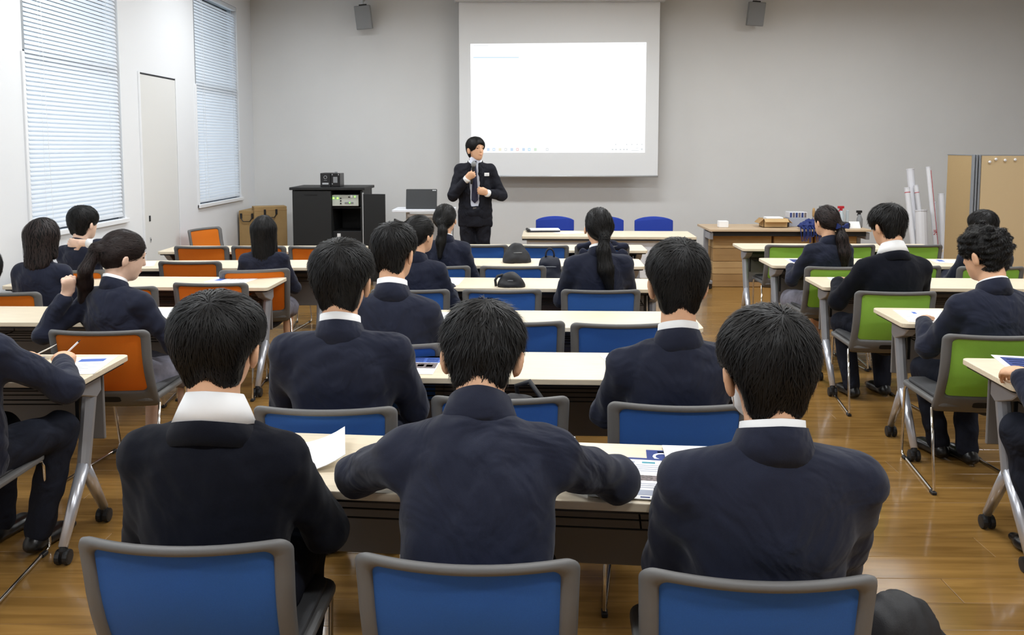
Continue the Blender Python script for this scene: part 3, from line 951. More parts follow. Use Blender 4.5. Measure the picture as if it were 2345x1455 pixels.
def person(label, x, y, rz=0.0, s=1.0, fem=False, lean=0.06, lean2=0.06, tilt=0.0, twist=0.0, head=(0, 0, 0), hs=1.0,
           hands=None, poles=None, curl=(0.5, 0.5), top='blazer', hair='short', vol=1.0, near=False, seed=1, skin='skin',
           collar='small', stand=False, knees=None, feet=None, hair_mat='hair', messy=0.006, tail=None, hand_dir=None, thumbs=None,
           face=False, cuffs=False, neck_fwd=0.02, shw=None, fine=False, legs=True, sh=None, hz=1.0, fringe=0.0, bare=(0, 0), sl=None, tw=1.0):
    dz = 0.42 if stand else 0.0
    hb = 0.0065 if fine else (0.008 if near else 0.0105)
    hj = 0.010 if near else 0.0125
    wr = (0.86 if fem else 1.0) if shw is None else shw
    hip0 = np.array([0, 0, 0.50 + dz]); piv = np.array([0, 0, 0.78 + dz])
    R1 = Rx(-lean) @ Ry(tilt)
    R2 = R1 @ Rx(-lean2) @ Rz(twist)
    def F1(v): return hip0 + R1 @ (np.asarray(v, float) + (0, 0, dz) - hip0)
    p1 = hip0 + R1 @ (piv - hip0)
    if sh is None: sh = 0.02 if fem else 0.03
    def F2(v): return p1 + R2 @ (np.asarray(v, float) + (0, 0, dz - sh) - piv)
    hp, hy, hr = head
    RH = Rz(hy) @ Rx(-hp) @ Ry(hr)
    nb = F2((0, -0.018, 1.045))
    Rm = Rz(hy * 0.4) @ Rx(-(0.5 * (lean + lean2) + 0.5 * hp))
    ho = nb + Rm @ np.array([0, neck_fwd + 0.012, 0.136 + sh - 0.13 * hs * (hz - 1)])
    H3 = np.array((hs, hs, hs * hz))
    def F3(v): return ho + RH @ (np.asarray(v, float) * H3)
    nF2 = R2 @ np.array([0, 1, 0]); nF1 = R1 @ np.array([0, 1, 0])
    if sl is None: sl = 0.012 if fem else 0.028
    if stand: sl = 0.0
    Ls, Rs = F2((-0.176 * wr, 0.0, 0.960 - sl)), F2((0.176 * wr, 0.0, 0.960 - sl))
    if hands is None: hands = ((-0.15, 0.35, 0.775), (0.15, 0.35, 0.775))
    if poles is None: poles = ((-0.45, -0.35, -1), (0.45, -0.35, -1))
    arms = []
    for sd, S0, W0, P0 in ((-1, Ls, hands[0], poles[0]), (1, Rs, hands[1], poles[1])):
        E_, W_ = ik(S0, W0, 0.285, 0.245, P0)
        arms.append((sd, S0, E_, W_))
    # ---------------- skin body
    B = SDF(hb)
    B.ell(F3((0, -0.012, 0.030)), np.array((0.074, 0.094, 0.087)) * H3, RH)
    B.ell(F3((0, 0.030, -0.030)), np.array((0.062, 0.064, 0.082)) * H3, RH, 0.03)
    B.ell(F3((0, 0.058, -0.084)), np.array((0.031, 0.028, 0.024)) * H3, RH, 0.03)
    B.cone(F3((0, 0.089, 0.014)), F3((0, 0.102, -0.020)), 0.0065 * hs, 0.0100 * hs, 0.012)
    B.cone(F3((-0.034, 0.078, 0.030)), F3((0.034, 0.078, 0.030)), 0.011, 0.011, 0.02)
    for e in (-1, 1):
        B.ell(F3((e * 0.030, 0.100, 0.012)), np.array((0.017, 0.011, 0.010)) * H3, RH, 0.010, sub=True)
        B.ell(F3((e * 0.086, -0.006, -0.020)), np.array((0.0105, 0.021, 0.034)) * H3 * (0.82 if fem else 1.0), RH @ Rz(e * 0.45) @ Ry(e * 0.12) @ Rx(0.15), 0.008)
        B.ell(F3((e * 0.0985, 0.001, -0.016)), np.array((0.006, 0.011, 0.018)) * H3, RH, 0.005, sub=True)
    B.ell(F3((0, 0.0905, -0.050)), np.array((0.023, 0.009, 0.0055)) * H3, RH, 0.006)
    B.ell(F3((0, 0.0885, -0.062)), np.array((0.019, 0.009, 0.0055)) * H3, RH, 0.006)
    nr = 0.046 if fem else 0.053
    B.cone(F3((0, -0.020, -0.035)), nb + R2 @ np.array([0, 0, -0.02]), nr * hs, nr * 1.12 * hs, 0.025)
    B.cone(F2((0, 0, 0.87)), F2((0, 0, 0.76)), 0.12 * wr, 0.12 * wr, 0.04, nF2, 0.62)
    B.cone(F1((0, 0, 0.78)), F1((0, 0.02 if stand else 0.07, 0.52)), 0.12, 0.14 if fem else 0.125, 0.04, nF1, 0.66)
    for i, (sd, S0, E_, W_) in enumerate(arms):
        B.cone(F2((sd * 0.08 * wr, 0, 0.95)), S0, 0.05, 0.045, 0.03)
        B.cone(S0, E_, 0.043, 0.035, 0.02).cone(E_, W_, 0.036, 0.025, 0.015)
        hd = (W_ - E_) * (1, 1, 0) + (0, 0, -0.03) if hand_dir is None or hand_dir[i] is None else np.array(hand_dir[i], float)
        th_ = (-sd, 0.0, 0.35) if thumbs is None or thumbs[i] is None else thumbs[i]
        add_hand(B, W_, hd, th_, curl[i], 1.0 if not fem else 0.93, sd > 0)
    # ---------------- legs
    if stand:
        K = [np.array([e * 0.078, 0.015, 0.50]) for e in (-1, 1)]; A = [np.array([e * 0.088, -0.01, 0.085]) for e in (-1, 1)]
        FA = [(-1) * 0.12, 0.12]
    else:
        K = [np.array([e * 0.115, 0.43, 0.475]) for e in (-1, 1)] if knees is None else [np.array(q, float) for q in knees]
        A = [np.array([k[0], k[1] - 0.04, 0.085]) for k in K] if feet is None else [np.array(q, float) for q in feet]
    J = [np.array([e * 0.085, 0.02 if stand else 0.07, 0.50 + dz]) for e in (-1, 1)]
    if fem and not stand:
        for j, k, a in zip(J, K, A):
            B.cone(j, k, 0.062, 0.050, 0.02).cone(k, a, 0.048, 0.034, 0.015)
    B.grid(); v, f = B.surf()
    body = bpy.data.objects.new('person', np_mesh('person', v * s, f, skin))
    body.location = (x, y, 0); body.rotation_euler = (0, 0, rz)
    link(body); tag(body, label, 'person')
    # ---------------- lower clothes
    if legs:
        T = SDF(0.0125 if not near else 0.011)
        if fem and not stand:
            T.ell((0, 0.085, 0.53), (0.18, 0.11, 0.10), k=0.03)
            for j, k in zip(J, K): T.cone(j, k + np.array([0, -0.03, 0]), 0.095, 0.085, 0.05)
            T.cone(K[0] + (0, -0.04, -0.02), K[1] + (0, -0.04, -0.02), 0.085, 0.085, 0.05)
            T.cone(J[0] + (0, 0.05, -0.03), J[1] + (0, 0.05, -0.03), 0.09, 0.09, 0.03)
            T.grid().ripple(0.004, 60, seed, (1, 0.15, 0.15)); nm, mm = 'skirt', 'skirt'
        else:
            T.ell((0, 0.015 if stand else 0.075, 0.525 + dz), (0.165, 0.125 if stand else 0.10, 0.10), k=0.03)
            for j, k, a in zip(J, K, A):
                T.cone(j, k, 0.092 if not stand else 0.088, 0.070, 0.03).cone(k, a + (0, 0, 0.0), 0.068, 0.056, 0.025)
            T.grid().ripple(0.0035, 55, seed); nm, mm = 'trousers', ('suit' if top == 'suit' else 'trouser')
        v, f = T.surf()
        place(nm, np_mesh(nm, v * s, f, mm), body)
        for i, (k, a) in enumerate(zip(K, A)):
            ang = math.atan2(-(k[0] - a[0]) * 0.3, 1.0) if not stand else -FA[i]
            o = place('shoe', shoe_mesh(), body, (a[0] * s, a[1] * s, 0), (0, 0, ang))
    # ---------------- upper clothes
    C = SDF(hj)
    g = 0.93 if fem else 1.0
    knit = top == 'sweater'
    C.cone(F2((0, 0.004, 0.835)), F2((0, 0.004, 0.76)), 0.172 * wr, 0.168 * (0.88 if fem else 1), 0.03, nF2, 0.64)
    C.cone(F1((0, 0.008, 0.79)), F1((0, 0.01 if stand else 0.05, 0.52 - (0.11 if stand else 0.0))), 0.166 * g, 0.182 * (0.95 if fem else 1), 0.04, nF1, 0.68)
    C.ell(F2((0, -0.040, 0.915)), (0.150 * wr, 0.072, 0.115), R2, 0.04)
    for e in (-1, 1):
        C.cone(F2((0, -0.004, 0.982)), F2((e * 0.176 * wr, -0.006, (0.982 if not knit else 0.974) - sl)), 0.048, 0.047 if not knit else 0.044, 0.03)
        C.cone(F2((0, -0.016, 1.008)), F2((e * 0.130 * wr, -0.010, 0.980 - 0.7 * sl)), 0.034, 0.042, 0.045)
    r0, r1, r2 = (0.058, 0.055, 0.045) if not fem else (0.057, 0.050, 0.042)
    for i, (sd, S0, E_, W_) in enumerate(arms):
        Wc = W_ + unit(E_ - W_) * (0.036 + bare[i])
        C.cone(S0 + R2 @ np.array([0, 0, -0.008]), E_, r0, r1, 0.045)
        C.cone(E_, Wc, r1, r2, 0.025)
    if stand:   # open front showing shirt and tie
        C.ell(F2((0, 0.028, 0.93)), (0.155, 0.090, 0.125), None, 0.04)
        C.cone(F2((0, 0.135, 1.10)), F1((0, 0.165, 0.60)), 0.077, 0.078, 0.012, None, 1, True)
        C.ell((0, 0, -0.195), (1.0, 1.0, 1.0), None, 0.01, True)
    C.cone(F2((0, 0.012, 1.04)), F2((0, 0.03, 1.2)), 0.050, 0.055, 0.01, None, 1, True)
    C.grid().ripple(0.0032, 38, seed + 5, (1, 1, 1)).ripple(0.0018, 90, seed + 9, (0.6, 1, 1))
    v, f = C.surf()
    mm = {'blazer': 'navy_cloth', 'sweater': 'knit', 'suit': 'suit', 'blazer_dark': 'navy_dark'}[top]
    jk = place('jacket' if not knit else 'sweater', np_mesh('jacket', v * s, f, mm), body)
    # ---------------- collars
    ny = 0.0
    kk = (0.88 if fem else 1.0)
    if collar == 'big':
        band('shirt_collar', 'white_shirt', body, F2, 0, -0.008, 0.064, 0.066, 1.112, 1.040, 0.50, 0.004, -2.5, 2.5, 0.06, s, fy=0.75)
        band('sweater_neckline', mm, jk, F2, 0, -0.008, 0.094, 0.088, 1.048, 0.990, 0.30, 0.006, -2.4, 2.4, 0.10, s, fy=0.15)
    else:
        hgt = {'small': 0.018, 'mid': 0.028, 'thin': 0.010, 'none': 0.0}[collar]
        if hgt:
            band('shirt_collar', 'white_shirt', body, F2, 0, -0.010, 0.067 * kk, 0.066 * kk, 1.088 + hgt, 1.04, 0.05, 0.004, -2.6, 2.6, 0.08, s)
        band('jacket_collar', mm, jk, F2, 0, -0.010, 0.072 * kk, 0.070 * kk, 1.090, 1.002, 0.42, 0.005, -2.3, 2.3, 0.08, s, fy=0.22)
    if cuffs:
        for i, (sd, S0, E_, W_) in enumerate(arms):
            if cuffs is True or cuffs[i]:
                u = unit(W_ - E_); e0 = W_ - u * bare[i]
                MB().tube([tuple((e0 - u * 0.05) * s), tuple((e0 + u * 0.004) * s), tuple((e0 + u * (0.016 + 0.25 * bare[i])) * s)], [r2 * 0.80 * s, r2 * 0.86 * s, r2 * 0.86 * s], 18).build('shirt_cuff', 'white_shirt', body, smooth=True)
    # ---------------- hair
    Hh = SDF(0.0060 if near else 0.0075)
    tie = None
    def sc(r): return np.array(r) * H3
    if hair in ('short', 'curly', 'side'):
        Hh.ell(F3((0, -0.010, 0.044)), sc((0.094 * vol, 0.108, 0.086)), RH)
        Hh.ell(F3((0, -0.044, 0.008)), sc((0.077 * vol, 0.066, 0.080)), RH, 0.03)
        for e in (-1, 1):
            Hh.cone(F3((e * 0.026, -0.046, -0.02)), F3((e * 0.027, -0.038, -0.060)), 0.044 * hs, 0.036 * hs, 0.02)
        if hair == 'curly':
            rg = np.random.RandomState(seed)
            for _ in range(20):
                d = unit(rg.normal(size=3) + (0, -0.2, 0.5))
                c = np.array((0, -0.012, 0.04)) + d * np.array((0.092, 0.105, 0.092))
                if c[1] > 0.06 and c[2] < 0.06: continue
                if c[2] < -0.01: continue
                Hh.ell(F3(c), sc(rg.uniform(0.014, 0.023, 3)), RH, 0.012)
        Hh.ell(F3((0, 0.112, -0.045 + fringe)), sc((0.076, 0.072, 0.098)), RH, 0.012, True)
        for e in (-1, 1):
            Hh.ell(F3((e * 0.100, -0.002, -0.046)), sc((0.038, 0.052, 0.062)), RH, 0.010, True)
        Hh.ell(F3((0, 0.02, -0.15)), sc((0.09, 0.09, 0.055)), RH, 0.01, True)
    else:
        Hh.ell(F3((0, -0.011, 0.033)), sc((0.083 * vol, 0.103, 0.092)), RH)
        Hh.ell(F3((0, -0.045, 0.000)), sc((0.072 * vol, 0.062, 0.080)), RH, 0.03)
        Hh.ell(F3((0, 0.108, -0.040)), sc((0.072, 0.072, 0.100)), RH, 0.012, True)
        if hair != 'long':
            for e in (-1, 1):
                Hh.ell(F3((e * 0.090, 0.012, -0.048)), sc((0.034, 0.046, 0.050)), RH, 0.010, True)
        if hair == 'long':
            zz = -0.20 if tail is None else tail
            for e in (-1, 1):
                Hh.cone(F3((e * 0.052, -0.035, 0.02)), ho + np.array([e * 0.050, -0.085, zz]), 0.046 * hs * vol, 0.032, 0.04, None)
                Hh.cone(F3((e * 0.066, 0.015, 0.0)), ho + np.array([e * 0.085, -0.03, zz * 0.72]), 0.026 * hs, 0.022, 0.03)
            Hh.cone(F3((0, -0.06, 0.01)), ho + np.array([0, -0.10, zz - 0.02]), 0.058 * hs, 0.036, 0.05)
        if hair == 'pony':
            tie = F3(tail[0])
            pts = [tie] + [ho + np.array(q) for q in tail[1:]]
            rr = np.interp(np.linspace(0, 1, len(pts)), [0, 0.25, 0.7, 1], [0.026, 0.034 * tw, 0.036 * tw * tw, 0.014 * tw * tw])
            for i in range(len(pts) - 1):
                Hh.cone(pts[i], pts[i + 1], rr[i], rr[i + 1], 0.02)
            for e in (-0.4, 0.4):
                Hh.cone(F3((e * 0.12, -0.05, 0.0)), tie, 0.034 * hs, 0.022, 0.03)
        if hair == 'bun':
            tie = F3((0.0, -0.112, 0.030))
            Hh.ell(tie, sc((0.034, 0.026, 0.030)), RH, 0.012)
            Hh.cone(F3((0, -0.055, -0.02)), F3((0, -0.06, -0.07)), 0.048 * hs, 0.036 * hs, 0.02)
    Hh.grid()
    if hair == 'curly': Hh.ripple(0.004, 150, seed)
    else: Hh.ripple(0.0014, 90, seed, (1, 1, 0.2))
    v, f = Hh.surf()
    hb_o = place('hair', np_mesh('hair', v * s, f, 'hair_base'), body)
    crown = F3((0.012, -0.082, 0.098)) if tie is None and hair != 'long' else F3((0.0, -0.03, 0.125))
    down = np.array([0, 0, -1.0])
    def flow(p):
        w = p - crown
        if tie is None:
            return w / (np.linalg.norm(w, axis=1, keepdims=True) + 0.02) + down * 0.38
        d = tie - p; n = np.linalg.norm(d, axis=1, keepdims=True)
        below = (p[:, 2:3] < tie[2] - 0.01) & (n < 0.75) & (((p - ho) @ RH)[:, 1:2] < -0.085 * hs)
        if hair == 'pony':
            tg = pts[-1] - tie
            return np.where(below, tg / (np.linalg.norm(tg) + 1e-6) + down * 0.1, d / (n + 1e-6))
        return d / (n + 1e-6)
    cnt = 7000 if near else 1500
    wd = 0.0022 if near else 0.0038
    L = 0.050 if hair in ('short', 'side') else (0.035 if hair == 'curly' else 0.07)
    v2, f2 = hair_strands(Hh, v, cnt, flow, L, wd, messy, seed, jit=0.22 if hair != 'curly' else 0.5)
    place('hair_locks', np_mesh('hair_locks', v2 * s, f2, hair_mat), hb_o)
    if face:
        for e in (-1, 1):
            ey = MB().lathe([(0.0005, -0.0045), (0.006, -0.003), (0.008, 0), (0.006, 0.003), (0.0005, 0.0045)], 10,
                            Matrix.Translation(tuple(F3((e * 0.031, 0.0815, 0.012)) * s)) @ Matrix([list(r) for r in RH]).to_4x4() @ Matrix.Diagonal((1.5, 0.8, 1, 1)))
            ey.build('eye', 'eye_dark', body, smooth=True)
            MB().tube([tuple(F3((e * 0.015, 0.0915, 0.0335)) * s), tuple(F3((e * 0.03, 0.0890, 0.0355)) * s), tuple(F3((e * 0.046, 0.0765, 0.0315)) * s)], [0.0016, 0.0022, 0.0008], 6).build('eyebrow', 'hair', body)
        MB().tube([tuple(F3((-0.022, 0.090, -0.054)) * s), tuple(F3((0, 0.0985, -0.0565)) * s), tuple(F3((0.022, 0.090, -0.054)) * s)], [0.0012, 0.0038, 0.0012], 8).build('lips', 'lips', body, smooth=True)
    body_info = dict(o=body, F1=F1, F2=F2, F3=F3, ho=ho, RH=RH, R2=R2, arms=arms, s=s, tie=tie)
    return body_info

def bow(P, m, w=0.05):
    """ribbon bow fixed where the hair is tied"""
    c = P['tie'] * P['s']
    q = MB()
    for e in (-1, 1):
        q.add([tuple(c + np.array(d)) for d in ((0, -0.034, 0), (e * w, -0.045, 0.024), (e * w * 1.1, -0.040, -0.018), (0, -0.030, -0.008), (0, -0.020, 0), (e * w, -0.02, 0.024), (e * w * 1.1, -0.018, -0.018), (0, -0.018, -0.008))],
              [(0, 1, 2, 3), (7, 6, 5, 4), (0, 4, 5, 1), (1, 5, 6, 2), (2, 6, 7, 3), (3, 7, 4, 0)])
    q.lathe([(0.004, -0.010), (0.010, 0), (0.004, 0.010)], 8, Matrix.Translation(tuple(c + np.array((0, -0.036, -0.002)))))
    q.build('hair_bow', m, P['o'])

def build_people():
    P = {}
    # nearest centre row
    P['p1'] = person('student in a dark knit sweater with a wide white shirt collar, nearest row, left', -0.752, 1.985, 0.02, 0.985, lean=0.03, lean2=0.05,
           head=(0.10, -0.06, 0.0), hs=1.09, sh=0.022, hz=0.97, top='sweater', collar='big', hair='short', vol=1.12, near=True, seed=11, messy=0.003,
           hands=((-0.17, 0.33, 0.77), (0.13, 0.33, 0.775)), poles=((-0.25, -0.5, -1), (0.6, -0.35, -1)), shw=0.98, tilt=0.02)
    P['p2'] = person('student in a navy blazer hunched over the nearest table with both elbows out', -0.105, 1.885, -0.03, 1.0, lean=0.06, lean2=0.42,
           head=(0.55, -0.02, 0.02), hs=1.06, sh=0.005, top='blazer', collar='none', hair='short', vol=1.06, near=True, seed=12, messy=0.014,
           hands=((-0.14, 0.43, 0.79), (0.15, 0.43, 0.79)), poles=((-1.0, -0.15, -0.25), (1.0, -0.15, -0.25)), shw=1.05)
    P['p3'] = person('student in a navy blazer sitting upright, nearest row, far right, hair whorl showing', 0.552, 1.845, 0.0, 0.985, lean=-0.02, lean2=0.05,
           head=(0.22, 0.04, -0.02), hs=1.08, sh=0.018, hz=1.06, top='blazer', collar='small', hair='short', vol=1.08, near=True, seed=13, messy=0.008,
           hands=((-0.16, 0.34, 0.775), (0.16, 0.34, 0.775)), poles=((-0.2, -0.6, -1), (0.2, -0.6, -1)), shw=1.12)
    # second centre row
    P['p4'] = person('student in a navy blazer with white shirt collar, left in the second row', -0.645, 2.975, 0.0, 1.0, lean=0.0, lean2=0.06,
           head=(0.10, -0.10, 0.0), hs=1.10, sh=0.042, sl=0.005, hz=1.06, top='blazer', collar='mid', hair='short', vol=1.10, near=True, seed=14, messy=0.006, shw=1.12)
    P['p5'] = person('student in a navy blazer with parted hair, right in the second row', 0.560, 3.010, 0.0, 1.0, lean=0.0, lean2=0.05,
           head=(0.05, 0.02, 0.0), hs=1.10, sh=0.075, hz=1.12, top='blazer', collar='mid', hair='short', vol=1.08, near=True, seed=15, messy=0.006, shw=1.10)
    P['p6'] = person('student in a navy blazer with cropped nape and white collar, third row', -0.605, 3.930, -0.05, 0.985, lean=0.0, lean2=0.05,
           head=(0.12, -0.35, 0.0), hs=1.08, sh=0.05, hz=1.05, top='blazer', collar='mid', hair='short', vol=1.05, near=False, seed=16, messy=0.008)
    # girls further forward in the centre
    P['p7'] = person('girl with hair pinned up and a dark bow, left in the fourth row', -0.665, 5.330, -0.15, 0.925, True, lean=0.02, lean2=0.08,
           head=(0.08, -0.55, 0.0), hs=1.08, collar='none', hair='bun', seed=17, vol=1.02, messy=0.004)
    P['p7']['tie'] = P['p7']['F3']((-0.075, -0.075, 0.075))
    bow(P['p7'], 'black_plastic', 0.05)
    P['p8'] = person('girl with a long low ponytail, right in the fourth row', 0.487, 5.330, 0.05, 0.965, True, lean=0.02, lean2=0.02,
           head=(0.0, 0.12, 0.0), hs=1.05, collar='small', hair='pony', hair_mat='hair', seed=18, vol=1.0, messy=0.003, shw=0.98, tw=1.2,
           tail=[(0.01, -0.105, -0.055), (0.015, -0.135, -0.14), (0.03, -0.15, -0.26), (0.06, -0.155, -0.40)])
    P['p9'] = person('ponytail girl in navy sitting just left of the presenter, fifth row', -0.575, 6.330, 0.0, 0.935, True, lean=0.02, lean2=0.02,
           head=(0.0, -0.25, 0.0), hs=1.0, collar='thin', hair='pony', hair_mat='hair', seed=19, messy=0.003,
           tail=[(0.0, -0.108, -0.020), (-0.01, -0.145, -0.08), (-0.025, -0.155, -0.17), (-0.035, -0.15, -0.29)])
    # left block
    P['l1'] = person('student cut off by the left edge, writing at the nearest left table', -2.085, 2.990, -0.10, 1.0, lean=0.10, lean2=0.14,
           head=(0.35, 0.15, 0.0), hs=1.08, collar='mid', hair='short', vol=1.06, near=True, seed=20, fine=True,
           hands=((-0.10, 0.46, 0.775), (0.17, 0.42, 0.785)), poles=((-0.8, -0.3, -1), (1.0, -0.2, -0.8)), curl=(0.5, 0.9),
           knees=((-0.12, 0.43, 0.475), (0.145, 0.42, 0.49)), feet=((-0.14, 0.42, 0.085), (0.075, 0.36, 0.085)),
           hand_dir=(None, (-0.35, 0.9, -0.05)), thumbs=(None, (-0.8, -0.3, 0.25)))
    P['l2'] = person('girl in profile gathering her long ponytail over her left shoulder', -2.055, 4.200, -0.30, 0.935, True, lean=0.03, lean2=0.08,
           head=(0.30, -0.62, 0.0), hs=1.12, collar='small', hair='pony', hair_mat='hair_brown', seed=21, skin='skin_pale', fine=True, near=True, face=True, messy=0.004,
           shw=0.98, hands=((-0.185, -0.12, 0.985), (0.20, 0.33, 0.76)), poles=((-0.35, 0.25, -1), (0.7, -0.4, -1)), curl=(1.25, 0.5),
           tail=[(0.0, -0.125, 0.005), (-0.10, -0.165, -0.06), (-0.145, -0.13, -0.13), (-0.175, -0.09, -0.21), (-0.205, -0.10, -0.30), (-0.17, -0.10, -0.38)],
           hand_dir=((0.25, -0.1, 0.5), None), thumbs=((0.6, 0.6, 0.2), None))
    P['l3'] = person('girl with long loose hair at the left edge, third left row', -2.990, 5.200, -0.05, 0.92, True, lean=0.03, lean2=0.08,
           head=(0.05, -0.1, 0.0), hs=1.08, collar='none', hair='long', hair_mat='hair_brown', seed=22, tail=-0.17, vol=1.06)
    P['l4'] = person('girl resting her bare hand on the nape of her neck, by the window', -3.215, 6.120, -0.15, 0.925, True, lean=0.02, lean2=0.04,
           head=(0.15, -0.25, 0.0), hs=1.10, bare=(0, 0.09), collar='none', hair='side', hair_mat='hair', seed=23, skin='skin_pale', fine=True, vol=1.02, messy=0.002,
           hands=((-0.13, 0.40, 0.775), (0.125, -0.150, 1.045)), poles=((-0.75, -0.25, -1), (1.0, -0.15, 0.1)), curl=(0.5, 0.18),
           hand_dir=(None, (-1.0, 0.06, -0.03)), thumbs=(None, (0.05, 0.1, -1.0)), cuffs=(False, True))
    P['l5'] = person('girl with long straight black hair before the cardboard case, left aisle seat', -1.880, 6.140, 0.10, 0.875, True, lean=0.02, lean2=0.06,
           head=(0.05, 0.0, 0.0), hs=1.08, collar='none', hair='long', seed=24, tail=-0.33, vol=1.0, messy=0.002)
    # right block
    P['r1'] = person('student cut off by the right edge, only leg and sleeve in view', 2.230, 2.970, 0.05, 1.0, lean=0.08, lean2=0.1,
           head=(0.3, 0, 0), hs=1.08, hair='short', seed=25, hands=((-0.30, 0.28, 0.78), (0.13, 0.40, 0.775)),
           knees=((-0.20, 0.42, 0.50), (0.12, 0.43, 0.475)), feet=((-0.14, 0.30, 0.085), (0.12, 0.38, 0.085)))
    P['r2'] = person('curly-haired student in a navy blazer reading, at the right edge', 2.310, 4.110, 0.10, 0.955, lean=0.05, lean2=0.12,
           head=(0.30, 0.42, 0.0), hs=1.12, collar='thin', hair='curly', vol=1.0, near=True, seed=26, messy=0.012, shw=1.08,
           hands=((-0.16, 0.38, 0.775), (0.13, 0.40, 0.775)), poles=((-0.5, -0.4, -1), (0.75, -0.25, -1)),
           feet=((-0.06, 0.36, 0.085), (0.04, 0.25, 0.085)))
    P['r3'] = person('student in a dark sweater with white collar, short hair, right block', 2.320, 5.280, 0.06, 0.985, lean=0.04, lean2=0.10,
           head=(0.32, 0.35, 0.0), hs=1.10, top='sweater', collar='big', hair='short', vol=1.10, seed=27, messy=0.012, shw=1.08,
           hands=((-0.20, 0.36, 0.775), (0.16, 0.40, 0.775)), poles=((-0.6, -0.3, -1), (0.75, -0.25, -1)), knees=((-0.15, 0.40, 0.475), (0.12, 0.42, 0.475)),
           feet=((-0.13, 0.26, 0.085), (0.10, 0.30, 0.085)))
    P['r4'] = person('girl with a brown ponytail tied in a navy ribbon, right block', 2.300, 6.350, 0.15, 0.925, True, lean=0.03, lean2=0.06,
           head=(0.12, 0.30, 0.0), hs=1.03, collar='none', hair='pony', hair_mat='hair_brown', seed=28, messy=0.004, tw=1.2,
           tail=[(0.045, -0.100, -0.045), (0.07, -0.135, -0.13), (0.085, -0.145, -0.24), (0.09, -0.145, -0.38)],
           poles=((-0.6, -0.3, -1), (0.75, -0.25, -1)))
    bow(P['r4'], 'blue_dark', 0.042)
    P['r5'] = person('student farthest right before the partition, head behind the curly one', 3.475, 6.360, 0.05, 0.89, lean=0.03, lean2=0.06,
           head=(0.2, 0.25, 0.0), hs=1.12, collar='none', hair='short', vol=1.05, seed=29, top='blazer_dark')
    # presenter
    P['pr'] = person('presenter in a black suit and dark tie speaking into a microphone', -0.492, 9.00, math.pi, 1.012, lean=0.0, lean2=0.0, stand=True,
           head=(0.05, 0.62, 0.0), hs=0.98, sh=0.005, fringe=0.018, top='suit', collar='small', hair='short', vol=1.0, near=True, seed=30, fine=True, face=True, messy=0.008, shw=0.93,
           hands=((-0.135, 0.185, 1.15), (0.075, 0.205, 1.295)), poles=((-0.75, -0.6, -0.9), (0.8, -0.5, -0.95)), curl=(1.15, 1.2),
           hand_dir=((0.75, 0.35, 0.25), (-0.55, 0.35, 0.45)), thumbs=((0.1, 0.2, 1.0), (0.1, 0.35, 1.0)), cuffs=True)
    return P
PEOPLE = build_people()

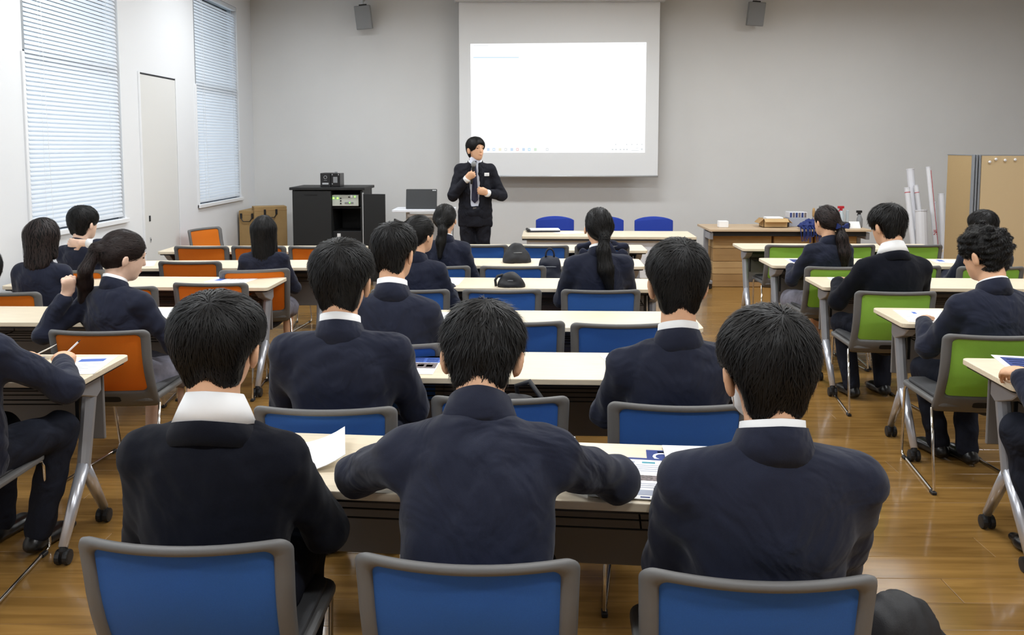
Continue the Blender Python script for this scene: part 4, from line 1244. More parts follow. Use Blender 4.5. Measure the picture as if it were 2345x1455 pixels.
def presenter_details():
    q = PEOPLE['pr']; o = q['o']; s = q['s']; F1, F2 = q['F1'], q['F2']
    # shirt front under the open jacket
    S = SDF(0.009)
    S.cone(F2((0, 0.0, 0.875)), F2((0, 0.0, 0.78)), 0.138, 0.142, 0.03, (0, 1, 0), 0.66)
    S.cone(F1((0, 0.0, 0.79)), F1((0, 0.0, 0.56)), 0.142, 0.150, 0.03, (0, 1, 0), 0.70)
    S.cone(F2((0, 0.01, 0.98)), F2((0, 0.008, 1.07)), 0.075, 0.060, 0.03)
    S.grid(); v, f = S.surf()
    place('shirt', np_mesh('shirt', v * s, f, 'shirt_blue'), o)
    # tie
    zs = [1.065, 1.04, 1.03, 0.95, 0.85, 0.74, 0.66, 0.63]
    ws = [0.020, 0.017, 0.014, 0.020, 0.026, 0.031, 0.035, 0.004]
    ys = [0.086, 0.096, 0.094, 0.098, 0.103, 0.108, 0.112, 0.112]
    v = []; f = []
    for z, w, yy in zip(zs, ws, ys):
        for X, Y in ((-w, yy), (0, yy + 0.008), (w, yy), (0, yy - 0.006)):
            v.append(tuple(F2((X, Y, z)) * s))
    for i in range(len(zs) - 1):
        for j in range(4):
            f.append((i * 4 + j, i * 4 + (j + 1) % 4, (i + 1) * 4 + (j + 1) % 4, (i + 1) * 4 + j))
    f.append((3, 2, 1, 0)); f.append(tuple(range(len(v) - 4, len(v))))
    MB().add(v, f).build('tie', 'tie', o)
    # lapels
    for e in (-1, 1):
        pts = [(e * 0.050, 0.085, 1.05), (e * 0.100, 0.080, 0.985), (e * 0.085, 0.112, 0.93), (e * 0.095, 0.120, 0.91), (e * 0.070, 0.135, 0.76), (e * 0.062, 0.122, 0.80), (e * 0.050, 0.100, 0.95)]
        a = [F2(p) * s for p in pts]; b = [F2((p[0], p[1] - 0.008, p[2])) * s for p in pts]
        n = len(pts)
        MB().add([tuple(p) for p in a + b], [tuple(range(n)), tuple(reversed(range(n, 2 * n)))] + [(i, (i + 1) % n, n + (i + 1) % n, n + i) for i in range(n)]).build('lapel', 'suit', o)
    # name tag on his left breast
    c = F2((-0.125, 0.108, 0.925)) * s
    tg = MB().box(-0.027, 0.027, -0.002, 0.002, -0.017, 0.017, Matrix.Translation(tuple(c)) @ Matrix.Rotation(0.45, 4, 'Z')).build('name_tag', 'paper', o, bevel=0.001, seg=1)
    m = Matrix.Translation(tuple(c)) @ Matrix.Rotation(0.45, 4, 'Z')
    MB().box(-0.018, 0.016, 0.0022, 0.0028, -0.008, -0.002, m).build('tag_print', 'print_grey', tg)
    # belt buckle
    MB().box(-0.02, 0.02, 0.118, 0.126, 0.985, 1.01).build('belt_buckle', 'chrome', o, bevel=0.002, seg=1)
    # microphone held in the right fist
    E_, W_ = q['arms'][1][2], q['arms'][1][3]
    hd = unit((-0.55, 0.35, 0.45))
    c = (W_ + hd * 0.085) * s
    ax = unit((-0.12, 0.10, 1.0))
    M = Matrix.Translation(tuple(c + np.array((0, -0.022, 0)))) @ Vector((0, 0, 1)).rotation_difference(Vector(tuple(ax))).to_matrix().to_4x4()
    Wm = Matrix.Translation(o.location) @ Matrix.Rotation(math.pi, 4, 'Z')
    r = empty('microphone', (0, 0, 0)); r.matrix_world = Wm @ M
    tag(r, 'black handheld microphone raised to the presenter mouth', 'microphone')
    MB().lathe([(0.010, -0.10), (0.0125, -0.095), (0.0135, 0.02), (0.018, 0.075), (0.019, 0.085)], 14).build('handle', 'black_plastic', r, smooth=True)
    MB().lathe([(0.019, 0.085), (0.0245, 0.092), (0.026, 0.11), (0.022, 0.128), (0.010, 0.138), (0.001, 0.14)], 16).build('grille', 'grey_plastic', r, smooth=True)
presenter_details()

# ------------------------------------------------------------------ screen, loudspeakers, front furniture
def build_screen():
    r = empty('projector_screen', (0, 11.05, 0))
    tag(r, 'large pale grey projector screen hanging on the front wall', 'screen')
    MB().box(-0.806, 1.758, 0, 0.006, 1.27, CEIL - 0.10).build('fabric', 'screen_cloth', r)
    MB().tube([(-0.812, 0.003, 1.262), (1.764, 0.003, 1.262)], 0.013, 10).build('bottom_bar', 'metal_light', r, smooth=True)
    MB().box(-0.86, 1.82, -0.05, 0.07, CEIL - 0.10, CEIL - 0.002).build('roller_case', 'metal_light', r, bevel=0.01)
    x0, x1, zb, zt = -0.652, 1.588, 1.566, 2.962
    im = MB().add([(x0, -0.002, zb), (x1, -0.002, zb), (x1 + 0.003, -0.002, zt + 0.012), (x0 - 0.008, -0.002, zt - 0.006), (x0, -0.001, zb), (x1, -0.001, zb), (x1 + 0.003, -0.001, zt + 0.012), (x0 - 0.008, -0.001, zt - 0.006)],
                  [(0, 1, 2, 3), (7, 6, 5, 4), (0, 4, 5, 1), (2, 6, 7, 3)]).build('projected_picture', 'beam_white', r)
    im['label'] = 'bright projected computer desktop with a pale taskbar'
    def px(x): return -0.806 + (x - 1051) * (1.758 + 0.806) / 455.0
    def pz(y): return 1.261 + (404 - y) * (3.07 - 1.261) / 324.0
    def q(xa, xb, ya, yb, m, nm):
        MB().box(px(xa), px(xb), -0.0035, -0.0025, pz(yb), pz(ya)).build(nm, m, im)
    q(1083, 1187, 130.2, 132.2, 'beam_sky', 'blue_line')
    for i, (c, m) in enumerate(((1117, 'beam_blue'), (1130, 'beam_blue'), (1144, 'beam_yellow'), (1157, 'beam_grey'), (1171, 'beam_blue'), (1184, 'beam_red'), (1198, 'beam_blue'), (1211, 'beam_sky'), (1225, 'beam_green'), (1252, 'beam_grey'))):
        q(c - 3.2, c + 3.2, 338.5, 345.5, m, 'taskbar_icon')
        if i % 2: q(c - 1.4, c + 1.4, 340.5, 343.5, 'beam_white', 'taskbar_icon_mark')
    for c in (1402, 1410, 1420, 1428, 1435): q(c - 2, c + 2, 340, 344, 'beam_grey', 'tray_icon')
    for c in (1409, 1434, 1446, 1458, 1469): q(c - 1.6, c + 1.6, 329, 332, 'beam_grey', 'tray_icon')
    q(1445, 1462, 343, 344.6, 'beam_grey', 'clock_line'); q(1455, 1461, 338, 339.4, 'beam_grey', 'clock_line')
    q(1467, 1471, 339, 344, 'beam_grey', 'tray_icon')
    q(1084, 1118, 103.6, 104.8, 'beam_grey', 'title_text'); q(1120, 1168, 103.4, 104.4, 'beam_grey', 'title_text')
    q(1453, 1456, 100, 102, 'beam_grey', 'window_button'); q(1470, 1473, 100, 102, 'beam_grey', 'window_button')
build_screen()

def loudspeaker(x, z, rx, ry, lab):
    r = empty('loudspeaker', (x, 11.10, z)); r.rotation_euler = (rx, ry, 0)
    tag(r, lab, 'loudspeaker', 'wall loudspeakers')
    MB().prism([(-0.105, 0.0), (0.105, 0.0), (0.085, 0.16), (-0.085, 0.16)], -0.15, 0.15).build('cabinet', 'speaker_grey', r, bevel=0.008)
    MB().box(-0.098, 0.098, -0.006, 0.002, -0.142, 0.142).build('grille', 'speaker_grey', r, bevel=0.004)
    b = MB().tube([(0, 0.10, 0.14), (0, 0.10, 0.20), (0, 0.26, 0.22)], 0.014, 8)
    b.build('bracket', 'metal_light', r)
    MB().tube([(-0.05, 0.08, 0.155), (0.05, 0.08, 0.155)], 0.012, 8).build('hinge', 'black_plastic', r)
loudspeaker(-2.04, 3.30, 0.14, -0.09, 'grey box loudspeaker on the front wall left of the screen')
loudspeaker(3.00, 3.335, 0.14, 0.07, 'grey box loudspeaker on the front wall right of the screen')

def build_rack():
    r = empty('equipment_rack', (0, 10.0, 0))
    tag(r, 'black equipment rack with its right door open and amplifier lights glowing', 'rack')
    x0, xm, x1, d, h = -2.705, -2.245, -1.875, 0.62, 1.135
    c = MB()
    c.box(x0, x0 + 0.03, 0.0, d, 0.03, h); c.box(x1 - 0.025, x1, 0.0, d, 0.03, h); c.box(x0, x1, d - 0.02, d, 0.03, h); c.box(x0, x1, 0, d, 0.03, 0.08)
    c.build('cabinet', 'rack_black', r)
    MB().box(xm - 0.02, xm, 0.01, d, 0.08, h).build('divider', 'rack_inside', r)
    MB().box(x0 - 0.03, x1 + 0.03, -0.03, d + 0.02, h, h + 0.032).build('top_slab', 'rack_black', r, bevel=0.004)
    dl = MB().box(x0 + 0.003, xm, -0.02, 0.0, 0.05, h - 0.01).build('door', 'rack_black', r, bevel=0.003)
    MB().box(x0 + 0.14, x0 + 0.30, -0.024, -0.018, h - 0.06, h - 0.05).build('door_pull', 'rack_inside', dl)
    dr = MB().box(0.0, 0.262, -0.012, 0.012, 0.05, h - 0.045).build('door', 'rack_black', r, bevel=0.003, loc=(x1 + 0.012, -0.005, 0))
    dr.rotation_euler = (0, 0, math.radians(-8))
    MB().box(-0.012, -0.002, -0.016, 0.016, 0.05, h - 0.03).build('hinge_strip', 'metal_light', dr)
    am = MB().box(xm + 0.005, x1 - 0.055, 0.02, 0.40, 0.945, 1.075).build('amplifier', 'amp_panel', r, bevel=0.003)
    def q(xa, xb, za, zb, m, nm): MB().box(xm + xa, xm + xb, 0.014, 0.021, za, zb).build(nm, m, am)
    for xa in (0.012, 0.062): q(xa, xa + 0.016, 1.03, 1.045, 'led_green', 'led')
    q(0.205, 0.220, 0.978, 0.99, 'led_green', 'led'); q(0.27, 0.278, 1.05, 1.062, 'led_green', 'led')
    for za in (0.968, 1.0, 1.03): q(0.098, 0.114, za, za + 0.014, 'black_plastic', 'knob')
    q(0.155, 0.255, 0.976, 0.992, 'grey_plastic', 'display'); q(0.195, 0.215, 1.045, 1.058, 'black_plastic', 'knob'); q(0.225, 0.245, 1.045, 1.075, 'paper', 'sticker')
    MB().box(xm, x1 - 0.03, 0.05, 0.5, 0.915, 0.930).build('shelf', 'rack_inside', r)
    MB().box(xm, x1 - 0.03, 0.04, 0.5, 0.16, 0.36).build('drawer_unit', 'rack_inside', r, bevel=0.004)
    MB().box(xm + 0.05, xm + 0.09, 0.054, 0.061, 0.575, 0.615).build('sticker', 'paper', r)
    MB().box(xm, x1 - 0.03, 0.06, 0.5, 0.37, 0.64).build('recorder', 'black_plastic', r, bevel=0.004)
    for xx in (x0 + 0.08, x1 - 0.08):
        for yy in (0.08, d - 0.08):
            MB().lathe([(0.03, 0.0), (0.03, 0.03)], 12, Matrix.Translation((xx, yy, 0))).build('caster', 'black_plastic', r)
    b = empty('projector_unit', (-2.27, 10.17, h + 0.032)); b.rotation_euler = (0, 0, math.radians(-2))
    tag(b, 'small black boxy device with a round emblem standing on the rack', 'device')
    MB().box(-0.120, 0.002, -0.09, 0.12, 0, 0.165).build('body', 'black_plastic', b, bevel=0.006)
    MB().box(0.004, 0.115, -0.085, 0.12, 0, 0.162).build('side_module', 'black_gloss', b, bevel=0.006)
    M = Matrix.Translation((-0.058, -0.092, 0.115)) @ Matrix.Rotation(math.pi / 2, 4, 'X')
    ring = [(0.018 * math.cos(t * math.pi / 8), 0, 0.018 * math.sin(t * math.pi / 8)) for t in range(-4, 13)]
    MB().tube([(-0.058 + p[0], -0.092, 0.115 + p[2]) for p in ring], 0.002, 6).build('emblem', 'metal_light', b)
    MB().box(-0.095, -0.020, -0.093, -0.089, 0.030, 0.050).build('nameplate', 'metal_light', b)
    MB().box(-0.075, -0.040, -0.093, -0.089, 0.076, 0.081).build('lettering_strip', 'grey_plastic', b)
    for zz, xx in ((0.14, 0.02), (0.14, 0.095), (0.03, 0.02)):
        MB().box(xx, xx + 0.008, -0.089, -0.084, zz, zz + 0.014).build('button', 'metal_light', b)
    MB().box(0.035, 0.085, -0.089, -0.084, 0.05, 0.12).build('vent', 'grey_plastic', b)
    MB().box(0.03, 0.06, 0.0, 0.03, 0.162, 0.178).build('top_knob', 'grey_plastic', b, bevel=0.003)
build_rack()

def kraft_case(x, y, rz, w, d, h, lab):
    r = empty('kraft_case', (x, y, 0), rz)
    tag(r, lab, 'case', 'brown cases by the corner')
    MB().box(-w / 2, w / 2, 0, d, 0, h).build('body', 'kraft', r, bevel=0.006)
    MB().box(-w / 2 - 0.003, w / 2 + 0.003, -0.003, d + 0.003, h - 0.05, h - 0.045).build('lid_seam', 'cardboard_dark', r)
    a = min(0.07, w * 0.35)
    P = [(-a, -0.008, h - 0.06), (-a, -0.014, h - 0.09), (-a * 0.6, -0.02, h - 0.135), (a * 0.6, -0.02, h - 0.135), (a, -0.014, h - 0.09), (a, -0.008, h - 0.06)]
    hd = MB().tube(P, 0.006, 6).build('handle', 'black_plastic', r)
    for e in (-1, 1): MB().box(e * a - 0.013, e * a + 0.013, -0.010, 0.001, h - 0.10, h - 0.035).build('handle_mount', 'black_plastic', hd, bevel=0.002, seg=1)
kraft_case(-3.447, 10.60, 0.0, 0.20, 0.55, 0.845, 'narrow brown case with a black rope handle in the front left corner')
kraft_case(-3.155, 10.63, 0.42, 0.40, 0.22, 0.895, 'wide brown case with black handle beside the black rack')

def build_lectern_desk():
    r = empty('laptop_desk', (-1.12, 9.6, 0))
    tag(r, 'white standing desk carrying the open laptop, left of the presenter', 'desk')
    MB().prism(rrect(-0.355, 0.345, 0, 0.48, 0.02), 0.902, 0.930).build('desk_top', 'white_laminate', r, bevel=0.004)
    for e in (-1, 1):
        MB().box(e * 0.20 - 0.02, e * 0.20 + 0.02, 0.20, 0.26, 0.06, 0.90).build('leg', 'metal_light', r, bevel=0.004)
        MB().box(e * 0.20 - 0.025, e * 0.20 + 0.025, 0.02, 0.46, 0.03, 0.06).build('foot', 'metal_light', r, bevel=0.006)
        for yy in (0.05, 0.43): MB().lathe([(0.022, 0), (0.022, 0.03)], 10, Matrix.Translation((e * 0.20, yy, 0))).build('caster', 'black_plastic', r)
    MB().box(-0.18, 0.18, 0.205, 0.22, 0.30, 0.83).build('front_panel', 'metal_light', r)
    MB().box(-0.19, 0.17, 0.10, 0.13, 0.845, 0.875).build('cable_tray', 'white_laminate', r, bevel=0.003)
    l = empty('laptop', (-1.153, 9.74, 0.930))
    tag(l, 'dark open laptop seen from behind on the white desk', 'laptop')
    M = Matrix.Rotation(math.radians(-12), 4, 'X')
    lid = MB().prism(rrect(-0.178, 0.178, 0.0, 0.232, 0.01), -0.004, 0.004, M @ Matrix.Rotation(math.pi / 2, 4, 'X')).build('lid', 'laptop_dark', l, bevel=0.002, seg=1)
    MB().box(0.125, 0.168, -0.0062, -0.004, 0.212, 0.222, M).build('lid_badge', 'metal_light', lid)
    MB().prism(rrect(-0.178, 0.178, 0.01, 0.245, 0.01), 0.002, 0.018).build('base', 'laptop_dark', l, bevel=0.002, seg=1)
    MB().box(-0.16, 0.16, 0.04, 0.15, 0.018, 0.020).build('keyboard', 'black_plastic', l)
    cb = MB().tube([(-0.93, 9.80, 0.945), (-0.86, 9.72, 0.95), (-0.80, 9.66, 0.936), (-0.765, 9.56, 0.86), (-0.78, 9.45, 0.45), (-0.86, 9.35, 0.12), (-0.95, 9.30, 0.006), (-1.3, 9.35, 0.006)], 0.004, 6)
    tag(cb.build('cable', 'black_plastic'), 'thin black cable drooping from the laptop desk to the floor', 'cable')
build_lectern_desk()

def build_head_table():
    r = empty('head_table', (0.0, 8.785, 0), math.radians(-2.0))
    tag(r, 'long pale table facing the class in front of the screen', 'table')
    t = MB().prism(rrect(0, 1.8, 0, 0.60, 0.012), 0.692, 0.72).build('table_top', 'oak', r, bevel=0.003)
    MB().box(0.004, 1.796, -0.0005, 0.02, 0.676, 0.6915).build('edge_rail', 'black_plastic', r)
    MB().box(0.05, 1.75, 0.06, 0.075, 0.28, 0.676).build('front_panel', 'white_laminate', r)
    for x in (0.08, 1.72):
        lg = MB().box(x - 0.02, x + 0.02, 0.27, 0.33, 0.05, 0.69).build('leg', 'metal_light', r, bevel=0.004)
        MB().box(x - 0.025, x + 0.025, 0.05, 0.55, 0.0, 0.05).build('foot', 'metal_light', lg, bevel=0.008)
build_head_table()

def build_padded_chair():
    """faces -Y towards the class; origin under the back"""
    r = empty('padded_chair', (0, 0, 0))
    n = 14; w = 0.22
    top = [(w * (1 - 2 * i / n), 0.80 + 0.045 * (1 - (1 - 2 * i / n) ** 2) ** 0.8) for i in range(n + 1)]
    pts = [(-w * 0.93, 0.50), (w * 0.93, 0.50), (w, 0.70)] + top[0:] + [(-w, 0.70)]
    v = []
    for off in (0.0, 0.03):
        for x, z in pts:
            v.append((x, off + 0.12 * (0.8 - z) * -0.35 - 0.25 * x * x, z))
    k = len(pts)
    f = [tuple(range(k)), tuple(reversed(range(k, 2 * k)))] + [(i, k + i, k + (i + 1) % k, (i + 1) % k) for i in range(k)]
    MB().add(v, f).build('backrest', 'blue_fabric', r, bevel=0.008)
    MB().prism(rrect(-0.22, 0.22, -0.46, -0.03, 0.05), 0.41, 0.46).build('seat', 'blue_fabric', r, bevel=0.012)
    for e in (-1, 1):
        MB().tube([(e * 0.19, 0.02, 0.60), (e * 0.20, 0.0, 0.42), (e * 0.21, 0.05, 0.0)], 0.011, 8).build('leg', 'steel', r, smooth=True)
        MB().tube([(e * 0.20, -0.10, 0.41), (e * 0.205, -0.42, 0.405), (e * 0.21, -0.46, 0.0)], 0.011, 8).build('leg', 'steel', r, smooth=True)
    return r
_pc = build_padded_chair()
for i, (x, lab, dzz) in enumerate(((0.383, 'blue padded chair with arched back behind the front table, left one', 0.0), (0.953, 'blue padded chair behind the front table, half hidden by the ponytail girl', -0.02), (1.516, 'blue padded chair with arched back behind the front table, right one', -0.02))):
    o = _pc if i == 0 else copy_tree(_pc)
    o.location = (x, 9.80 - 0.02 * i, 0)
    tag(o, lab, 'chair', 'padded chairs at the front table')

# ------------------------------------------------------------------ storage bench and what stands on it
def thing_box(name, x0, x1, y0, y1, z0, z1, m, lab, cat, group=None, bev=0.004, rz=0):
    cx, cy = (x0 + x1) / 2, (y0 + y1) / 2
    o = MB().box(x0 - cx, x1 - cx, y0 - cy, y1 - cy, 0, z1 - z0).build(name, m, None, bevel=bev, seg=1, loc=(cx, cy, z0))
    o.rotation_euler = (0, 0, rz)
    return tag(o, lab, cat, group)

def build_bench():
    r = empty('storage_bench', (2.15, 9.72, 0))
    tag(r, 'wide pale worktable along the front wall, crowded with supplies', 'table')
    MB().prism(rrect(0, 1.85, 0, 0.70, 0.01), 0.675, 0.70).build('table_top', 'oak_edge', r, bevel=0.003)
    MB().box(0.05, 1.80, 0.05, 0.10, 0.62, 0.674).build('beam', 'black_plastic', r)
    for x in (0.03, 1.82):
        lg = MB().box(x - 0.025, x + 0.025, 0.30, 0.36, 0.10, 0.674).build('leg', 'steel', r, bevel=0.004)
        MB().box(x - 0.02, x + 0.02, 0.04, 0.30, 0.58, 0.66).build('bracket', 'steel', lg, bevel=0.004)
        MB().box(x - 0.025, x + 0.025, 0.05, 0.65, 0.06, 0.10).build('foot', 'steel', lg, bevel=0.006)
        for yy in (0.09, 0.61): MB().lathe([(0.015, 0), (0.029, 0.008), (0.029, 0.05), (0.015, 0.062)], 12, Matrix.Translation((x, yy, 0.0))).build('caster', 'black_plastic', lg)
    def carton(x0, x1, z0, z1, lab, m='cardboard'):
        o = empty('carton', ((x0 + x1) / 2, 9.93, z0)); w = (x1 - x0) / 2; h = z1 - z0
        tag(o, lab, 'box', 'cartons under the worktable')
        MB().box(-w, w, 0, 0.40, 0, h).build('body', m, o, bevel=0.004, seg=1)
        MB().box(-w + 0.01, w - 0.01, -0.002, 0.001, h * 0.48, h * 0.52).build('flap_seam', 'cardboard_dark', o)
    for i, n in enumerate(('bottom', 'second from bottom', 'third from bottom', 'top')):
        carton(2.24, 2.92, 0.002 + i * 0.152, 0.150 + i * 0.152, 'flat brown carton under the worktable, %s of the left pile' % n, 'cardboard' if i % 2 else 'cardboard_dark')
    carton(2.95, 3.40, 0.002, 0.30, 'brown carton under the worktable, lower one in the middle')
    carton(2.95, 3.40, 0.304, 0.60, 'brown carton under the worktable, upper one in the middle')
    carton(3.43, 3.91, 0.002, 0.30, 'brown carton under the worktable, lower one at the right', 'cardboard_dark')
    carton(3.43, 3.91, 0.304, 0.60, 'brown carton under the worktable, upper one at the right')
    T = 0.701
    thing_box('white_carton', 2.31, 2.42, 9.95, 10.05, T, T + 0.075, 'paper', 'tiny white box at the left end of the worktable', 'box')
    # open cardboard box with flaps
    o = empty('open_box', (2.97, 10.05, T)); tag(o, 'open brown cardboard box with spread flaps on the worktable', 'box')
    b = MB()
    b.box(-0.14, 0.14, -0.10, -0.094, 0, 0.10); b.box(-0.14, 0.14, 0.094, 0.10, 0, 0.10); b.box(-0.14, -0.134, -0.10, 0.10, 0, 0.10); b.box(0.134, 0.14, -0.10, 0.10, 0, 0.10); b.box(-0.14, 0.14, -0.10, 0.10, 0, 0.006)
    b.build('body', 'cardboard', o)
    for e, rot in ((-1, 1), (1, -1)):
        MB().box(0 if e > 0 else -0.075, 0.075 if e > 0 else 0, -0.098, 0.098, 0, 0.005, Matrix.Translation((e * 0.138, 0, 0.10)) @ Matrix.Rotation(e * 0.75, 4, 'Y')).build('flap', 'cardboard_dark', o)
    MB().box(-0.138, 0.138, -0.07, 0, 0, 0.005, Matrix.Translation((0, -0.098, 0.10)) @ Matrix.Rotation(0.5, 4, 'X')).build('flap', 'cardboard', o)
    MB().box(-0.10, 0.10, -0.07, 0.08, 0.08, 0.118).build('white_content', 'paper', o, bevel=0.01)
    # patterned box with stacked goods
    o = empty('patterned_box', (3.265, 10.15, T)); tag(o, 'grey and lilac patterned box beside the open cardboard box', 'box')
    MB().box(-0.105, 0.105, -0.09, 0.09, 0, 0.10).build('lower_body', 'print_grey', o, bevel=0.005)
    MB().box(-0.10, 0.11, -0.08, 0.09, 0.101, 0.172).build('upper_body', 'plastic_wrap', o, bevel=0.005)
    for i in range(6):
        MB().box(-0.095 + i * 0.034, -0.073 + i * 0.034, -0.084, -0.078, 0.11, 0.165).build('pattern_patch', 'print_photo' if i % 2 else 'print_navy', o)
    # blue lanyards trailing over the edge
    rg = random.Random(5)
    o = empty('lanyard_bundle', (3.30, 9.80, T)); tag(o, 'tangle of dark blue lanyards hanging over the worktable edge', 'lanyards')
    S = SDF(0.009)
    S.ell((0, 0.02, 0.035), (0.11, 0.07, 0.045), k=0.02).ell((0.03, 0.03, 0.075), (0.075, 0.05, 0.035), k=0.02)
    S.grid().ripple(0.008, 120, 3); v, f = S.surf()
    place('heap', np_mesh('heap', v, f, 'blue_dark'), o)
    for i in range(9):
        x = -0.11 + i * 0.03 + rg.uniform(-.01, .01); L = rg.uniform(0.06, 0.16); w = rg.uniform(0.015, 0.03)
        MB().tube([(x, -0.03, 0.03), (x - w * 0.3, -0.088, 0.012), (x - w * 0.2, -0.094, -0.03), (x + w * 0.3, -0.094, -L), (x + w, -0.094, -L + 0.01), (x + w, -0.092, 0.0), (x + w * 0.7, -0.04, 0.035)], 0.0055, 5).build('strap_loop', 'blue_dark', o)
    # bottles and tools
    o = empty('screwdriver', (3.50, 10.22, T)); tag(o, 'brown-handled tool standing upright left of the bow girl head', 'tool')
    MB().lathe([(0.02, 0), (0.02, 0.085), (0.012, 0.10)], 12).build('stand', 'grey_plastic', o)
    MB().lathe([(0.010, 0.10), (0.016, 0.115), (0.017, 0.175), (0.012, 0.205), (0.004, 0.212)], 12).build('handle', 'cardboard_dark', o, smooth=True)
    thing_box('grey_tin', 3.58, 3.71, 10.18, 10.28, T, T + 0.235, 'grey_plastic', 'upright grey tin behind the bow girl head', 'tin')
    o = empty('spray_bottle', (3.83, 10.22, T)); tag(o, 'spray bottle with a bright red trigger on the worktable', 'bottle', 'spray bottles')
    MB().lathe([(0.035, 0), (0.037, 0.01), (0.037, 0.12), (0.02, 0.16), (0.014, 0.18)], 14).build('flask', 'bottle_clear', o, smooth=True)
    t = MB().box(-0.045, 0.03, -0.012, 0.012, 0.205, 0.235).build('spray_head', 'red_plastic', o, bevel=0.004)
    MB().tube([(-0.015, 0, 0.205), (-0.03, 0, 0.17)], 0.007, 6).build('trigger', 'red_plastic', t)
    MB().lathe([(0.014, 0.178), (0.014, 0.206)], 10).build('neck', 'red_plastic', o)
    thing_box('slim_bottle', 3.885, 3.915, 10.2, 10.23, T, T + 0.185, 'bottle_clear', 'slim clear bottle between the two spray bottles', 'bottle')
    o = empty('spray_bottle', (3.985, 9.98, T)); o.location.x = 3.955; tag(o, 'dark grey spray bottle with black head at the worktable end', 'bottle', 'spray bottles')
    MB().lathe([(0.032, 0), (0.034, 0.01), (0.034, 0.10), (0.016, 0.14), (0.012, 0.155)], 14).build('flask', 'grey_plastic', o, smooth=True)
    t = MB().box(-0.04, 0.025, -0.012, 0.012, 0.172, 0.20).build('spray_head', 'black_plastic', o, bevel=0.004)
    MB().tube([(-0.015, 0, 0.175), (-0.028, 0, 0.14)], 0.006, 6).build('trigger', 'black_plastic', t)
    MB().lathe([(0.013, 0.152), (0.013, 0.174)], 10).build('neck', 'black_plastic', o)
    M = Matrix.Translation((3.865, 9.90, T))
    o = MB().add([tuple(M @ Vector(p)) for p in ((-0.065, -0.03, 0), (0.065, -0.03, 0), (0.06, 0.015, 0.075), (-0.06, 0.015, 0.075), (-0.06, 0.06, 0), (0.06, 0.06, 0), (-0.065, -0.027, 0), (0.065, -0.027, 0), (0.06, 0.015, 0.071), (-0.06, 0.015, 0.071), (-0.06, 0.057, 0), (0.06, 0.057, 0))],
                 [(0, 1, 2, 3), (3, 2, 5, 4), (9, 8, 7, 6), (10, 11, 8, 9), (0, 6, 7, 1), (4, 5, 11, 10), (0, 3, 9, 6), (3, 4, 10, 9), (1, 7, 8, 2), (2, 8, 11, 5)]).build('tent_card', 'paper')
    tag(o, 'folded white card standing at the worktable edge', 'card')
    thing_box('dark_pouch', 3.72, 3.80, 9.84, 9.96, T, T + 0.07, 'nylon_navy', 'dark pouch beside the folded white card', 'pouch', bev=0.015)
build_bench()

def tube_roll(name, xt, xb, yb, zt, r, m, lab, yt=10.95, **k):
    o = empty(name, (xb, yb, 0)); tag(o, lab, 'tube', 'rolled tubes by the partition')
    top = Vector((xt - xb, yt - yb, zt))
    d = top.normalized()
    MB().tube([(0, 0, r * 0.3), tuple(top)], r, 14).build('roll', m, o, smooth=False)
    MB().tube([tuple(top - d * 0.002), tuple(top + d * 0.012)], r * 1.08, 14).build('end_cap', 'plastic_wrap', o)
    return o, top, d
o, t, d = tube_roll('paper_tube', 4.66, 4.74, 10.15, 1.14, 0.032, 'tube_white', 'white tube with a red ring, leftmost of the leaning rolls', 10.35)
MB().tube([tuple(t * 0.955), tuple(t * 0.962)], 0.0335, 14).build('red_ring', 'red_plastic', o)
tube_roll('paper_roll', 4.77, 4.79, 10.10, 0.88, 0.068, 'tube_white', 'thick white paper roll among the leaning tubes', 10.2)
o, t, d = tube_roll('paper_tube', 4.80, 4.90, 10.20, 1.165, 0.027, 'tube_white', 'white tube with a red ring, second of the leaning rolls', 10.42)
MB().tube([tuple(t * 0.93), tuple(t * 0.936)], 0.028, 14).build('red_ring', 'red_plastic', o)
tube_roll('wrapped_roll', 4.78, 4.84, 10.32, 1.36, 0.045, 'plastic_wrap', 'plastic-wrapped pale roll standing at the back of the tubes', 10.55)
o, t, d = tube_roll('paper_tube', 4.905, 4.985, 10.12, 1.39, 0.026, 'tube_white', 'tallest white tube with a red stripe and red letters', 10.35)
MB().tube([tuple(t * 0.1 + Vector((0.022, -0.017, 0))), tuple(t * 0.98 + Vector((0.022, -0.017, 0)))], 0.0035, 5).build('red_stripe', 'red_plastic', o)
tm = text_mesh('NE', 0.055, 'red_plastic', 0.0005)
lt = place('red_letters', tm, o, tuple(t * 0.45 + Vector((0.0, -0.030, 0))), (math.radians(88), math.radians(-90), 0))
tube_roll('paper_tube', 5.03, 5.04, 10.22, 0.96, 0.020, 'tube_white', 'thin short tube next to the tallest one', 10.42)
tube_roll('paper_tube', 5.075, 5.06, 10.15, 1.065, 0.034, 'tube_white', 'rightmost white tube beside the partition', 10.35)

